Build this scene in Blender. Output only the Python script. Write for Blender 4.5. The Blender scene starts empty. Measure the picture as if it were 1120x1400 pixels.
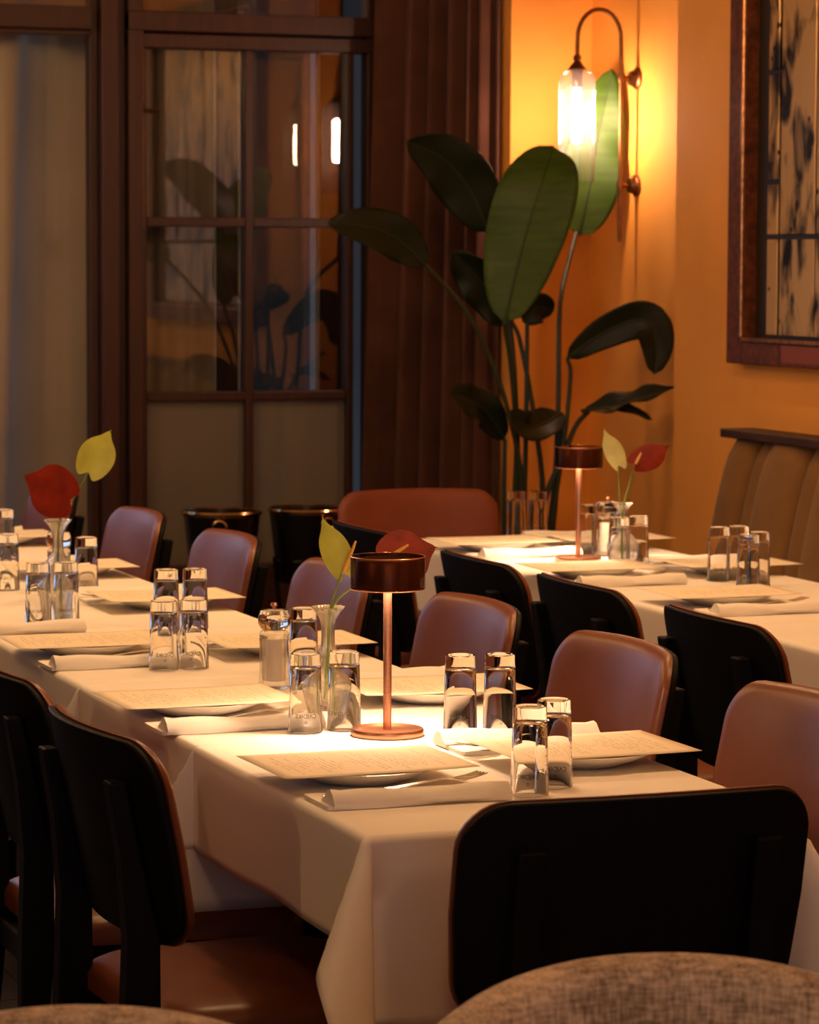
import bpy, math, random
from mathutils import Vector, Matrix

random.seed(7)
PI = math.pi
sc = bpy.context.scene
COL = sc.collection

# ------------------------------------------------------------------ camera
cam_d = bpy.data.cameras.new('camera')
cam = bpy.data.objects.new('camera', cam_d)
COL.objects.link(cam)
FPX = 4300.0
cam_d.sensor_fit = 'VERTICAL'
cam_d.sensor_height = 24.0
cam_d.sensor_width = 24.0
cam_d.lens = FPX / 1400.0 * 24.0
YAW, PITCH, ROLL = math.radians(20.0), math.atan(353.0 / FPX), 0.004
fw = Vector((math.sin(YAW) * math.cos(PITCH), math.cos(YAW) * math.cos(PITCH), -math.sin(PITCH)))
r0 = Vector((math.cos(YAW), -math.sin(YAW), 0))
u0 = r0.cross(fw)
rr = r0 * math.cos(ROLL) + u0 * math.sin(ROLL)
uu = rr.cross(fw)
cam.matrix_world = Matrix(((rr.x, uu.x, -fw.x, 0), (rr.y, uu.y, -fw.y, 0), (rr.z, uu.z, -fw.z, 1.52), (0, 0, 0, 1)))
cam_d.dof.use_dof = True
cam_d.dof.focus_distance = 5.0
cam_d.dof.aperture_fstop = 8.0
cam_d.clip_end = 60
sc.camera = cam

# ------------------------------------------------------------------ world (blue hour outside the windows)
w = bpy.data.worlds.new('dusk'); sc.world = w
w.use_nodes = True
bg = w.node_tree.nodes['Background']
bg.inputs['Color'].default_value = (0.36, 0.50, 0.74, 1)
bg.inputs['Strength'].default_value = 1.7

# ------------------------------------------------------------------ exposure
sc.view_settings.view_transform = 'Standard'
sc.view_settings.look = 'None'
sc.view_settings.gamma = 1.0
sc.view_settings.use_curve_mapping = False
sc.view_settings.exposure = 0.0
try:
    sc.cycles.use_denoising = True
    sc.cycles.caustics_reflective = False
    sc.cycles.caustics_refractive = True
    sc.cycles.max_bounces = 10
    sc.cycles.transparent_max_bounces = 24
    sc.cycles.sample_clamp_indirect = 6.0
except Exception:
    pass

WARM = (1.0, 0.60, 0.27)
COOL = (0.50, 0.68, 1.0)


def area_light(name, loc, target, sx, sy, power, color, shape='RECTANGLE'):
    d = bpy.data.lights.new(name, 'AREA')
    d.shape = shape; d.size = sx
    if shape == 'RECTANGLE': d.size_y = sy
    d.energy = power; d.color = color
    o = bpy.data.objects.new(name, d); COL.objects.link(o)
    o.location = loc
    o.rotation_euler = (Vector(target) - Vector(loc)).to_track_quat('-Z', 'Y').to_euler()
    return o


# daylight at the unseen far window; fill at the window added behind camera
area_light('daylight_far_window', (0.55, 10.75, 1.55), (1.4, 7.0, 0.9), 2.6, 1.9, 1.5, COOL)
area_light('front_fill_light', (-0.6, -3.35, 1.7), (1.2, 4.0, 0.8), 3.0, 2.0, 12, (0.86, 0.76, 0.95))

# ------------------------------------------------------------------ mesh helpers
class MB:
    def __init__(s):
        s.v = []; s.f = []

    def add(s, vs, fs):
        n = len(s.v)
        s.v += [tuple(p) for p in vs]
        s.f += [tuple(i + n for i in q) for q in fs]
        return s

    def box(s, x0, x1, y0, y1, z0, z1):
        return s.add([(x0, y0, z0), (x1, y0, z0), (x1, y1, z0), (x0, y1, z0), (x0, y0, z1), (x1, y0, z1), (x1, y1, z1), (x0, y1, z1)],
                     [(0, 3, 2, 1), (4, 5, 6, 7), (0, 1, 5, 4), (1, 2, 6, 5), (2, 3, 7, 6), (3, 0, 4, 7)])

    def lathe(s, prof, n=32, c=(0, 0, 0), close=False):
        vs, fs = [], []
        m = len(prof)
        for (r, z) in prof:
            for k in range(n):
                a = 2 * PI * k / n
                vs.append((c[0] + r * math.cos(a), c[1] + r * math.sin(a), c[2] + z))
        rng = m if close else m - 1
        for i in range(rng):
            j = (i + 1) % m
            for k in range(n):
                k2 = (k + 1) % n
                fs.append((i * n + k, i * n + k2, j * n + k2, j * n + k))
        if not close:
            if prof[0][0] > 1e-6: fs.append(tuple(range(n))[::-1])
            if prof[-1][0] > 1e-6: fs.append(tuple((m - 1) * n + k for k in range(n)))
        return s.add(vs, fs)

    def tube(s, pts, rad, n=10):
        pts = [Vector(p) for p in pts]
        if not hasattr(rad, '__len__'): rad = [rad] * len(pts)
        vs, fs = [], []
        ref = None
        for i, p in enumerate(pts):
            t = (pts[min(i + 1, len(pts) - 1)] - pts[max(i - 1, 0)]).normalized()
            if ref is None:
                ref = Vector((0, 0, 1)) if abs(t.z) < 0.9 else Vector((1, 0, 0))
            a = t.cross(ref).normalized(); b = a.cross(t).normalized()
            ref = b
            for k in range(n):
                an = 2 * PI * k / n
                vs.append(p + (a * math.cos(an) + b * math.sin(an)) * rad[i])
        for i in range(len(pts) - 1):
            for k in range(n):
                k2 = (k + 1) % n
                fs.append((i * n + k, i * n + k2, (i + 1) * n + k2, (i + 1) * n + k))
        fs.append(tuple(range(n))[::-1]); fs.append(tuple((len(pts) - 1) * n + k for k in range(n)))
        return s.add(vs, fs)

    def grid(s, fn, nu, nv):
        vs = [fn(i / nu, j / nv) for i in range(nu + 1) for j in range(nv + 1)]
        fs = []
        for i in range(nu):
            for j in range(nv):
                a = i * (nv + 1) + j
                fs.append((a, a + nv + 1, a + nv + 2, a + 1))
        return s.add(vs, fs)

    def slab(s, outline, fn, radii, top, bot):
        """outline: 2D loop; fn(u, v, h) -> 3D; radii: 0<..<=1 rings; top/bot(r) -> h"""
        n = len(outline); vs = []; fs = []
        for side in (top, bot):
            vs.append(fn(0, 0, side(0)))
            for r in radii:
                for (u, v) in outline: vs.append(fn(u * r, v * r, side(r)))
        m = 1 + n * len(radii)
        for sd in (0, 1):
            o = sd * m
            for k in range(n):
                k2 = (k + 1) % n
                q = (o, o + 1 + k, o + 1 + k2)
                fs.append(q if sd == 0 else q[::-1])
                for i in range(len(radii) - 1):
                    a = o + 1 + i * n
                    q = (a + k, a + n + k, a + n + k2, a + k2)
                    fs.append(q if sd == 0 else q[::-1])
        a = 1 + (len(radii) - 1) * n; b = m + a
        for k in range(n):
            k2 = (k + 1) % n
            fs.append((a + k, b + k, b + k2, a + k2))
        return s.add(vs, fs)

    def build(s, name, mat, parent=None, loc=(0, 0, 0), rot=(0, 0, 0), smooth=True, angle=40, bevel=None, solid=None, seg=2):
        me = bpy.data.meshes.new(name)
        me.from_pydata(s.v, [], s.f)
        me.update()
        if mat: me.materials.append(mat)
        if smooth:
            me.polygons.foreach_set('use_smooth', [True] * len(me.polygons))
            me.set_sharp_from_angle(angle=math.radians(angle))
        o = bpy.data.objects.new(name, me); COL.objects.link(o)
        o.location = loc; o.rotation_euler = rot
        if parent: o.parent = parent
        if solid:
            m = o.modifiers.new('thickness', 'SOLIDIFY'); m.thickness = solid; m.offset = 0
        if bevel:
            m = o.modifiers.new('edge', 'BEVEL'); m.width = bevel; m.segments = seg; m.limit_method = 'ANGLE'
            m.angle_limit = math.radians(40)
        return o


def empty(name, loc=(0, 0, 0), rz=0):
    o = bpy.data.objects.new(name, None); COL.objects.link(o)
    o.empty_display_size = 0.05
    o.location = loc; o.rotation_euler = (0, 0, rz)
    return o


def tag(o, label, cat, group=None, kind=None):
    o['label'] = label; o['category'] = cat
    if group: o['group'] = group
    if kind: o['kind'] = kind
    return o


def struct(o, label=None):
    o['kind'] = 'structure'
    if label: o['label'] = label
    return o


def copy_tree(o, parent=None):
    c = o.copy(); COL.objects.link(c); c.parent = parent
    for ch in [x for x in bpy.data.objects if x.parent == o]:
        copy_tree(ch, c)
    return c


class Stamp:
    """first use places the prototype itself, later uses place copies"""
    def __init__(s, proto): s.p = proto; s.used = False

    def put(s, loc, rz, label, cat=None, group=None, scale=1):
        o = copy_tree(s.p) if s.used else s.p
        s.used = True
        o.location = loc; o.rotation_euler = (0, 0, rz)
        o.scale = (scale,) * 3
        o['label'] = label
        if cat: o['category'] = cat
        if group: o['group'] = group
        return o


def catmull(pts, n):
    pts = [Vector(p) for p in pts]
    P = [pts[0] * 2 - pts[1]] + pts + [pts[-1] * 2 - pts[-2]]
    out = []
    segs = len(pts) - 1
    for k in range(n + 1):
        t = k / n * segs
        i = min(int(t), segs - 1); t -= i
        a, b, c, d = P[i], P[i + 1], P[i + 2], P[i + 3]
        out.append(0.5 * ((2 * b) + (c - a) * t + (2 * a - 5 * b + 4 * c - d) * t * t + (3 * b - a - 3 * c + d) * t ** 3))
    return out


def rrect(hw, hh, r, n=6):
    pts = []
    for cx, cy, a0 in ((hw - r, hh - r, 0), (-hw + r, hh - r, 90), (-hw + r, -hh + r, 180), (hw - r, -hh + r, 270)):
        for k in range(n + 1):
            a = math.radians(a0 + 90 * k / n)
            pts.append((cx + r * math.cos(a), cy + r * math.sin(a)))
    # densify the straight runs
    out = []
    for i, p in enumerate(pts):
        q = pts[(i + 1) % len(pts)]
        out.append(p)
        d = math.hypot(q[0] - p[0], q[1] - p[1])
        k = int(d / 0.05)
        for j in range(1, k + 1):
            t = j / (k + 1)
            out.append((p[0] + (q[0] - p[0]) * t, p[1] + (q[1] - p[1]) * t))
    return out


# ------------------------------------------------------------------ materials
def new_mat(name):
    m = bpy.data.materials.new(name); m.use_nodes = True
    nt = m.node_tree
    return m, nt, nt.nodes['Principled BSDF']


def pmat(name, col, rough=0.5, metal=0.0, spec=0.5, sheen=0.0, noise=None, bump=None, coat=0.0, sub=0.0):
    m, nt, b = new_mat(name)
    b.inputs['Base Color'].default_value = (*col, 1)
    b.inputs['Roughness'].default_value = rough
    b.inputs['Metallic'].default_value = metal
    b.inputs['Specular IOR Level'].default_value = spec
    b.inputs['Sheen Weight'].default_value = sheen
    b.inputs['Sheen Roughness'].default_value = 0.4
    b.inputs['Coat Weight'].default_value = coat
    tc = nt.nodes.new('ShaderNodeTexCoord')
    if noise:
        scale, amt = noise[0], noise[1]
        vec = noise[2] if len(noise) > 2 else None
        n = nt.nodes.new('ShaderNodeTexNoise'); n.inputs['Scale'].default_value = scale; n.inputs['Detail'].default_value = 5
        if vec:
            mp = nt.nodes.new('ShaderNodeMapping'); mp.inputs['Scale'].default_value = vec
            nt.links.new(tc.outputs['Object'], mp.inputs['Vector']); nt.links.new(mp.outputs['Vector'], n.inputs['Vector'])
        else:
            nt.links.new(tc.outputs['Object'], n.inputs['Vector'])
        rp = nt.nodes.new('ShaderNodeValToRGB')
        rp.color_ramp.elements[0].position = 0.3; rp.color_ramp.elements[1].position = 0.7
        rp.color_ramp.elements[0].color = (*[c * (1 - amt) for c in col], 1)
        rp.color_ramp.elements[1].color = (*[min(1, c * (1 + amt)) for c in col], 1)
        nt.links.new(n.outputs['Fac'], rp.inputs['Fac']); nt.links.new(rp.outputs['Color'], b.inputs['Base Color'])
    if bump:
        scale, st = bump
        n2 = nt.nodes.new('ShaderNodeTexNoise'); n2.inputs['Scale'].default_value = scale; n2.inputs['Detail'].default_value = 4
        nt.links.new(tc.outputs['Object'], n2.inputs['Vector'])
        bp = nt.nodes.new('ShaderNodeBump'); bp.inputs['Strength'].default_value = st; bp.inputs['Distance'].default_value = 0.01
        nt.links.new(n2.outputs['Fac'], bp.inputs['Height']); nt.links.new(bp.outputs['Normal'], b.inputs['Normal'])
    return m


def emis(name, col, strength):
    m, nt, b = new_mat(name)
    b.inputs['Base Color'].default_value = (*col, 1)
    b.inputs['Emission Color'].default_value = (*col, 1)
    b.inputs['Emission Strength'].default_value = strength
    return m


def thin_glass(name, tint=(1, 1, 1), edge=(0.55, 0.5, 0.45), refl=1.0, rough=0.0, power=3.0, haze=0.0):
    """thin walled glass: straight-through transmission (longer path, so darker, at grazing angles) and Fresnel reflection"""
    m, nt, b = new_mat(name)
    nt.nodes.remove(b)
    out = nt.nodes['Material Output']
    lw = nt.nodes.new('ShaderNodeLayerWeight'); lw.inputs['Blend'].default_value = 0.5
    pw = nt.nodes.new('ShaderNodeMath'); pw.operation = 'POWER'; pw.inputs[1].default_value = power
    nt.links.new(lw.outputs['Facing'], pw.inputs[0])
    mx = nt.nodes.new('ShaderNodeMix'); mx.data_type = 'RGBA'
    mx.inputs['A'].default_value = (*tint, 1); mx.inputs['B'].default_value = (*edge, 1)
    nt.links.new(pw.outputs[0], mx.inputs['Factor'])
    tr = nt.nodes.new('ShaderNodeBsdfTransparent'); nt.links.new(mx.outputs['Result'], tr.inputs['Color'])
    gl = nt.nodes.new('ShaderNodeBsdfGlossy'); gl.inputs['Roughness'].default_value = rough
    p5 = nt.nodes.new('ShaderNodeMath'); p5.operation = 'POWER'; p5.inputs[1].default_value = 4.5
    nt.links.new(lw.outputs['Facing'], p5.inputs[0])
    mu = nt.nodes.new('ShaderNodeMath'); mu.operation = 'MULTIPLY_ADD'; mu.inputs[1].default_value = 0.55; mu.inputs[2].default_value = 0.045 * refl
    nt.links.new(p5.outputs[0], mu.inputs[0])
    ms = nt.nodes.new('ShaderNodeMixShader')
    nt.links.new(mu.outputs[0], ms.inputs[0]); nt.links.new(tr.outputs[0], ms.inputs[1]); nt.links.new(gl.outputs[0], ms.inputs[2])
    last = ms
    if haze:
        tl = nt.nodes.new('ShaderNodeBsdfTranslucent'); tl.inputs['Color'].default_value = (0.95, 0.93, 0.88, 1)
        last = nt.nodes.new('ShaderNodeMixShader'); last.inputs[0].default_value = haze
        nt.links.new(ms.outputs[0], last.inputs[1]); nt.links.new(tl.outputs[0], last.inputs[2])
    nt.links.new(last.outputs[0], out.inputs['Surface'])
    return m


def real_glass(name, col=(1, 1, 1), rough=0.0, ior=1.45, clear=0.0):
    m, nt, b = new_mat(name)
    b.inputs['Base Color'].default_value = (*col, 1)
    b.inputs['Roughness'].default_value = rough
    b.inputs['Transmission Weight'].default_value = 1
    b.inputs['IOR'].default_value = ior
    if clear:
        tr = nt.nodes.new('ShaderNodeBsdfTransparent'); ms = nt.nodes.new('ShaderNodeMixShader'); ms.inputs[0].default_value = clear
        nt.links.new(b.outputs[0], ms.inputs[1]); nt.links.new(tr.outputs[0], ms.inputs[2])
        nt.links.new(ms.outputs[0], nt.nodes['Material Output'].inputs['Surface'])
    return m


M = {}
M['wall'] = pmat('amber plaster', (0.86, 0.39, 0.065), 0.75, noise=(2.2, 0.10), bump=(35, 0.06))
M['ceiling'] = pmat('ceiling paint', (0.45, 0.32, 0.20), 0.9)
M['dark_wall'] = pmat('dark brown plaster', (0.16, 0.10, 0.07), 0.85, noise=(2, 0.15))
M['floor'] = pmat('dark oak floor', (0.035, 0.024, 0.018), 0.55, noise=(6, 0.3, (1, 0.15, 1)))
M['floor_gap'] = pmat('floor base', (0.01, 0.008, 0.006), 0.8)
M['win_wood'] = pmat('red brown varnished wood', (0.046, 0.0145, 0.0085), 0.45, noise=(9, 0.25, (6, 6, 0.5)))
M['leather'] = pmat('brown leather', (0.150, 0.040, 0.014), 0.37, spec=0.5, bump=(420, 0.05), noise=(7, 0.12))
M['leather_red'] = pmat('red brown leather', (0.22, 0.052, 0.026), 0.5, spec=0.4, bump=(420, 0.05), noise=(7, 0.1))
M['black'] = pmat('black stained wood', (0.004, 0.0035, 0.0035), 0.55, spec=0.14, noise=(14, 0.2, (5, 5, 0.5)))
M['cloth'] = pmat('white linen', (0.80, 0.75, 0.69), 0.88, spec=0.2, sheen=0.1, noise=(3, 0.03), bump=(600, 0.03))
M['napkin'] = pmat('cotton napkin', (0.84, 0.80, 0.74), 0.9, spec=0.2, sheen=0.1, bump=(300, 0.05))
M['china'] = pmat('white china', (0.82, 0.79, 0.74), 0.22, spec=0.5)
M['steel'] = pmat('polished steel', (0.75, 0.70, 0.62), 0.18, metal=1)
M['copper'] = pmat('brushed copper', (0.60, 0.30, 0.19), 0.32, metal=1, noise=(40, 0.10, (1, 1, 12)))
M['copper_dark'] = pmat('dark copper', (0.20, 0.075, 0.04), 0.36, metal=0.75)
M['bronze'] = pmat('aged brass', (0.20, 0.095, 0.045), 0.38, metal=1, noise=(30, 0.25))
M['brass'] = pmat('polished brass rim', (0.75, 0.52, 0.26), 0.16, metal=1)
M['bucket'] = pmat('blackened steel', (0.03, 0.027, 0.025), 0.25, metal=0.8)
M['smoke'] = thin_glass('smoked glass', (0.62, 0.50, 0.44), (0.16, 0.09, 0.06), 1.0, power=2.0)
M['glass_solid'] = real_glass('thick glass base')
M['tumbler'] = real_glass('tumbler glass body', ior=1.22)
M['vase_glass'] = real_glass('ribbed vase glass', (0.98, 0.98, 0.93), clear=0.3)
M['ribbed'] = thin_glass('ribbed shade glass', (0.95, 0.92, 0.85), (0.55, 0.45, 0.32), 1.2, power=2, haze=0.04)
M['pane'] = thin_glass('window pane', (0.80, 0.80, 0.78), (0.6, 0.6, 0.6), 2.0)
M['acrylic'] = thin_glass('clear acrylic', (0.97, 0.96, 0.95), (0.66, 0.60, 0.55), 1.2, power=4.0)
M['bulb'] = emis('lit filament tube', (1.0, 0.61, 0.44), 270)
M['diffuser'] = emis('lamp diffuser', (1.0, 0.78, 0.50), 16)
M['globe'] = emis('fill pendant glass', (1.0, 0.55, 0.235), 44)
M['spot_lens'] = emis('downlight lens', (1.0, 0.76, 0.46), 4)
M['velvet'] = pmat('brown velvet', (0.092, 0.037, 0.024), 0.8, spec=0.2, sheen=0.3, noise=(6, 0.25))
M['beige'] = pmat('beige drape', (0.42, 0.37, 0.29), 0.9, spec=0.1, noise=(3, 0.08))
M['bench'] = pmat('olive brown velvet', (0.19, 0.098, 0.034), 0.8, spec=0.2, sheen=0.15, noise=(9, 0.12))
M['bench_wood'] = pmat('dark walnut', (0.045, 0.020, 0.010), 0.55, spec=0.25, noise=(9, 0.25, (8, 0.6, 8)))
M['frame_wood'] = pmat('burl frame', (0.12, 0.034, 0.012), 0.5, noise=(38, 0.55), spec=0.3)
M['frame_bead'] = pmat('copper bead', (0.55, 0.24, 0.09), 0.3, metal=0.9, noise=(60, 0.4))
M['lead'] = pmat('dark leading', (0.02, 0.014, 0.010), 0.5)
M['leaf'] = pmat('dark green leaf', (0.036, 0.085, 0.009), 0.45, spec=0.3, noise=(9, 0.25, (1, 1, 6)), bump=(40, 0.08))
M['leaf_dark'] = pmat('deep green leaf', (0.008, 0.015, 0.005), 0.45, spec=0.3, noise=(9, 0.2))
M['stem'] = pmat('plant stem', (0.020, 0.034, 0.010), 0.5)
M['soil'] = pmat('potting soil', (0.03, 0.02, 0.015), 0.95, bump=(60, 0.6))
M['pot'] = pmat('charcoal planter', (0.03, 0.028, 0.027), 0.6)
M['flower_green'] = pmat('yellow green spathe', (0.44, 0.46, 0.060), 0.38, spec=0.4, noise=(30, 0.15))
M['flower_cream'] = pmat('pale green spathe', (0.55, 0.54, 0.22), 0.4, spec=0.4, noise=(30, 0.12))
M['flower_red'] = pmat('dark red spathe', (0.17, 0.014, 0.006), 0.6, spec=0.12, noise=(26, 0.3), bump=(45, 0.25))
M['spadix'] = pmat('orange spadix', (0.62, 0.34, 0.06), 0.5)
M['flower_stem'] = pmat('green flower stem', (0.16, 0.24, 0.04), 0.45)
M['salt'] = pmat('white pepper fill', (0.80, 0.72, 0.66), 0.7)
M['ink'] = pmat('black print', (0.03, 0.028, 0.026), 0.6)
M['bead'] = pmat('pale metal glazing bead', (0.80, 0.84, 0.88), 0.45)
M['facade'] = pmat('dark facade over the street', (0.05, 0.042, 0.036), 0.9, noise=(1.2, 0.3))


def frosted():
    m, nt, b = new_mat('frosted film pane')
    out = nt.nodes['Material Output']
    b.inputs['Base Color'].default_value = (0.235, 0.22, 0.18, 1)
    b.inputs['Roughness'].default_value = 0.45
    tr = nt.nodes.new('ShaderNodeBsdfTransparent'); tr.inputs['Color'].default_value = (0.75, 0.72, 0.66, 1)
    ms = nt.nodes.new('ShaderNodeMixShader'); ms.inputs[0].default_value = 0.72
    gl = nt.nodes.new('ShaderNodeBsdfGlossy'); gl.inputs['Roughness'].default_value = 0.04
    fr = nt.nodes.new('ShaderNodeValue'); fr.outputs[0].default_value = 0.06
    m2 = nt.nodes.new('ShaderNodeMixShader')
    nt.links.new(tr.outputs[0], ms.inputs[1]); nt.links.new(b.outputs[0], ms.inputs[2])
    nt.links.new(fr.outputs[0], m2.inputs[0]); nt.links.new(ms.outputs[0], m2.inputs[1]); nt.links.new(gl.outputs[0], m2.inputs[2])
    nt.links.new(m2.outputs[0], out.inputs['Surface'])
    return m


M['frost'] = frosted()


def antique():
    m, nt, b = new_mat('antique mirror glass')
    tc = nt.nodes.new('ShaderNodeTexCoord')
    geo = nt.nodes.new('ShaderNodeNewGeometry')
    n = nt.nodes.new('ShaderNodeTexNoise'); n.inputs['Scale'].default_value = 7.5; n.inputs['Detail'].default_value = 3
    n.inputs['Distortion'].default_value = 0.6
    mp = nt.nodes.new('ShaderNodeMapping'); mp.inputs['Scale'].default_value = (1, 1.6, 0.7)
    nt.links.new(geo.outputs['Position'], mp.inputs['Vector']); nt.links.new(mp.outputs['Vector'], n.inputs['Vector'])
    rp = nt.nodes.new('ShaderNodeValToRGB')
    e = rp.color_ramp.elements
    e[0].position = 0.36; e[0].color = (0.015, 0.010, 0.007, 1)
    e[1].position = 0.52; e[1].color = (0.74, 0.45, 0.17, 1)
    nt.links.new(n.outputs['Fac'], rp.inputs['Fac'])
    v = nt.nodes.new('ShaderNodeTexVoronoi'); v.inputs['Scale'].default_value = 13
    nt.links.new(geo.outputs['Position'], v.inputs['Vector'])
    n3 = nt.nodes.new('ShaderNodeTexNoise'); n3.inputs['Scale'].default_value = 30
    nt.links.new(geo.outputs['Position'], n3.inputs['Vector'])
    ad = nt.nodes.new('ShaderNodeMath'); ad.operation = 'MULTIPLY_ADD'; ad.inputs[1].default_value = 0.35
    nt.links.new(n3.outputs['Fac'], ad.inputs[0]); nt.links.new(v.outputs['Distance'], ad.inputs[2])
    r2 = nt.nodes.new('ShaderNodeValToRGB')
    r2.color_ramp.elements[0].position = 0.26; r2.color_ramp.elements[0].color = (0.05, 0.03, 0.02, 1)
    r2.color_ramp.elements[1].position = 0.31; r2.color_ramp.elements[1].color = (1, 1, 1, 1)
    nt.links.new(ad.outputs[0], r2.inputs['Fac'])
    mx = nt.nodes.new('ShaderNodeMix'); mx.data_type = 'RGBA'; mx.blend_type = 'MULTIPLY'; mx.inputs['Factor'].default_value = 1
    nt.links.new(rp.outputs['Color'], mx.inputs['A']); nt.links.new(r2.outputs['Color'], mx.inputs['B'])
    nt.links.new(mx.outputs['Result'], b.inputs['Base Color'])
    b.inputs['Metallic'].default_value = 0.5
    b.inputs['Roughness'].default_value = 0.30
    return m


M['antique'] = antique()


def tweed():
    m, nt, b = new_mat('beige tweed')
    tc = nt.nodes.new('ShaderNodeTexCoord')
    cols = []
    mixed = None
    for vec, sc_ in (((1, 1, 5), 46), ((4, 4, 0.9), 60), ((1, 1, 1), 10)):
        mp = nt.nodes.new('ShaderNodeMapping'); mp.inputs['Scale'].default_value = vec
        n = nt.nodes.new('ShaderNodeTexNoise'); n.inputs['Scale'].default_value = sc_; n.inputs['Detail'].default_value = 2
        nt.links.new(tc.outputs['Object'], mp.inputs['Vector']); nt.links.new(mp.outputs['Vector'], n.inputs['Vector'])
        if mixed is None: mixed = n.outputs['Fac']
        else:
            a = nt.nodes.new('ShaderNodeMath'); a.operation = 'ADD'
            nt.links.new(mixed, a.inputs[0]); nt.links.new(n.outputs['Fac'], a.inputs[1]); mixed = a.outputs[0]
    rp = nt.nodes.new('ShaderNodeValToRGB')
    mr = nt.nodes.new('ShaderNodeMath'); mr.operation = 'MULTIPLY'; mr.inputs[1].default_value = 1 / 3
    nt.links.new(mixed, mr.inputs[0]); nt.links.new(mr.outputs[0], rp.inputs['Fac'])
    e = rp.color_ramp.elements
    e[0].position = 0.38; e[0].color = (0.19, 0.122, 0.070, 1)
    e[1].position = 0.62; e[1].color = (0.76, 0.59, 0.41, 1)
    nt.links.new(rp.outputs['Color'], b.inputs['Base Color'])
    bp = nt.nodes.new('ShaderNodeBump'); bp.inputs['Strength'].default_value = 0.5; bp.inputs['Distance'].default_value = 0.004
    nt.links.new(mr.outputs[0], bp.inputs['Height']); nt.links.new(bp.outputs['Normal'], b.inputs['Normal'])
    b.inputs['Roughness'].default_value = 0.95; b.inputs['Sheen Weight'].default_value = 0.3
    return m


M['tweed'] = tweed()


def menu_paper():
    """cream paper with rows of fine print (flat print): rows along local y, stacked along local x"""
    m, nt, b = new_mat('printed menu paper')
    N = nt.nodes.new; Lk = nt.links.new
    tc = N('ShaderNodeTexCoord'); sp = N('ShaderNodeSeparateXYZ'); Lk(tc.outputs['Object'], sp.inputs[0])

    def mth(op, a, bb=None, c=None):
        n = N('ShaderNodeMath'); n.operation = op
        for i, x in enumerate((a, bb, c)):
            if x is None: continue
            if isinstance(x, (int, float)): n.inputs[i].default_value = x
            else: Lk(x, n.inputs[i])
        return n.outputs[0]
    row = mth('DIVIDE', sp.outputs['X'], 0.0085)
    fr = mth('FRACT', row); fl = mth('FLOOR', row)
    on = mth('LESS_THAN', fr, 0.30)
    wn = N('ShaderNodeTexWhiteNoise'); wn.noise_dimensions = '1D'; Lk(fl, wn.inputs['W'])
    ln = mth('MULTIPLY_ADD', wn.outputs['Value'], 0.085, 0.005)           # half length of the row
    inside = mth('LESS_THAN', mth('ABSOLUTE', mth('ADD', sp.outputs['Y'], 0.0)), ln)
    cx = N('ShaderNodeCombineXYZ'); Lk(mth('MULTIPLY', sp.outputs['Y'], 160), cx.inputs[0]); Lk(mth('MULTIPLY', fl, 3.7), cx.inputs[1])
    nz = N('ShaderNodeTexNoise'); nz.inputs['Scale'].default_value = 1.0; nz.inputs['Detail'].default_value = 1; Lk(cx.outputs[0], nz.inputs['Vector'])
    word = mth('GREATER_THAN', nz.outputs['Fac'], 0.46)
    mk = mth('MULTIPLY', mth('MULTIPLY', on, inside), mth('MULTIPLY', word, mth('LESS_THAN', mth('ABSOLUTE', sp.outputs['X']), 0.125)))
    mx = N('ShaderNodeMix'); mx.data_type = 'RGBA'
    mx.inputs['A'].default_value = (0.80, 0.70, 0.54, 1); mx.inputs['B'].default_value = (0.50, 0.41, 0.29, 1)
    Lk(mk, mx.inputs['Factor']); Lk(mx.outputs['Result'], b.inputs['Base Color'])
    b.inputs['Roughness'].default_value = 0.8
    return m


M['menu'] = menu_paper()

# ------------------------------------------------------------------ the room
ZC = 3.05


def slabo(name, x0, x1, y0, y1, z0, z1, mat, parent=None, bevel=None):
    return MB().box(x0, x1, y0, y1, z0, z1).build(name, mat, parent, smooth=False, bevel=bevel)


floor = struct(slabo('floor', -4.2, 4.6, -3.6, 10.9, -0.10, -0.012, M['floor_gap']), 'dark oak plank floor')
pl = MB().box(-0.075, 0.075, -0.6, 0.6, -0.011, 0).build('plank', M['floor'], floor, smooth=False)
first = True
for i in range(13):
    for j in range(5):
        o = pl if first else pl.copy()
        if not first: COL.objects.link(o)
        first = False
        o.parent = floor
        o.location = (0.30 + i * 0.153, 3.2 + j * 1.204 + (i % 3) * 0.4 - 0.4, 0)
rest = MB()
for i in range(-29, 28):
    x = 0.30 + i * 0.153
    inn = 0 <= i < 13
    y0 = 2.2 + (i % 3) * 0.4
    if inn:
        rest.box(x - .075, x + .075, -3.6, y0 - .004, -.011, 0); rest.box(x - .075, x + .075, y0 + 6.02, 10.4, -.011, 0)
    else:
        rest.box(x - .075, x + .075, -3.6, 10.4, -.011, 0)
ro = rest.build('plank_field', M['floor'], floor, smooth=False); ro['kind'] = 'stuff'

struct(slabo('ceiling', -4.2, 4.6, -3.6, 10.9, ZC, ZC + 0.1, M['ceiling']))
struct(slabo('wall_right', 3.99, 4.5, -3.5, 8.636, 0, ZC, M['wall']), 'amber plaster wall behind the banquette')
struct(slabo('wall_right_recess', 4.14, 4.5, 8.636, 9.63, 0, ZC, M['wall']), 'amber plaster recess with the wall lamp')
struct(slabo('wall_pier', 3.852, 4.5, 9.63, 10.56, 0, ZC, M['wall']), 'amber plaster pier beside the curtain')
struct(slabo('wall_left', -4.2, -4.0, -3.5, 10.45, 0, ZC, M['dark_wall']))
struct(slabo('baseboard_right', 3.972, 3.992, 8.15, 8.63, 0, 0.12, M['bench_wood']))

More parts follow.
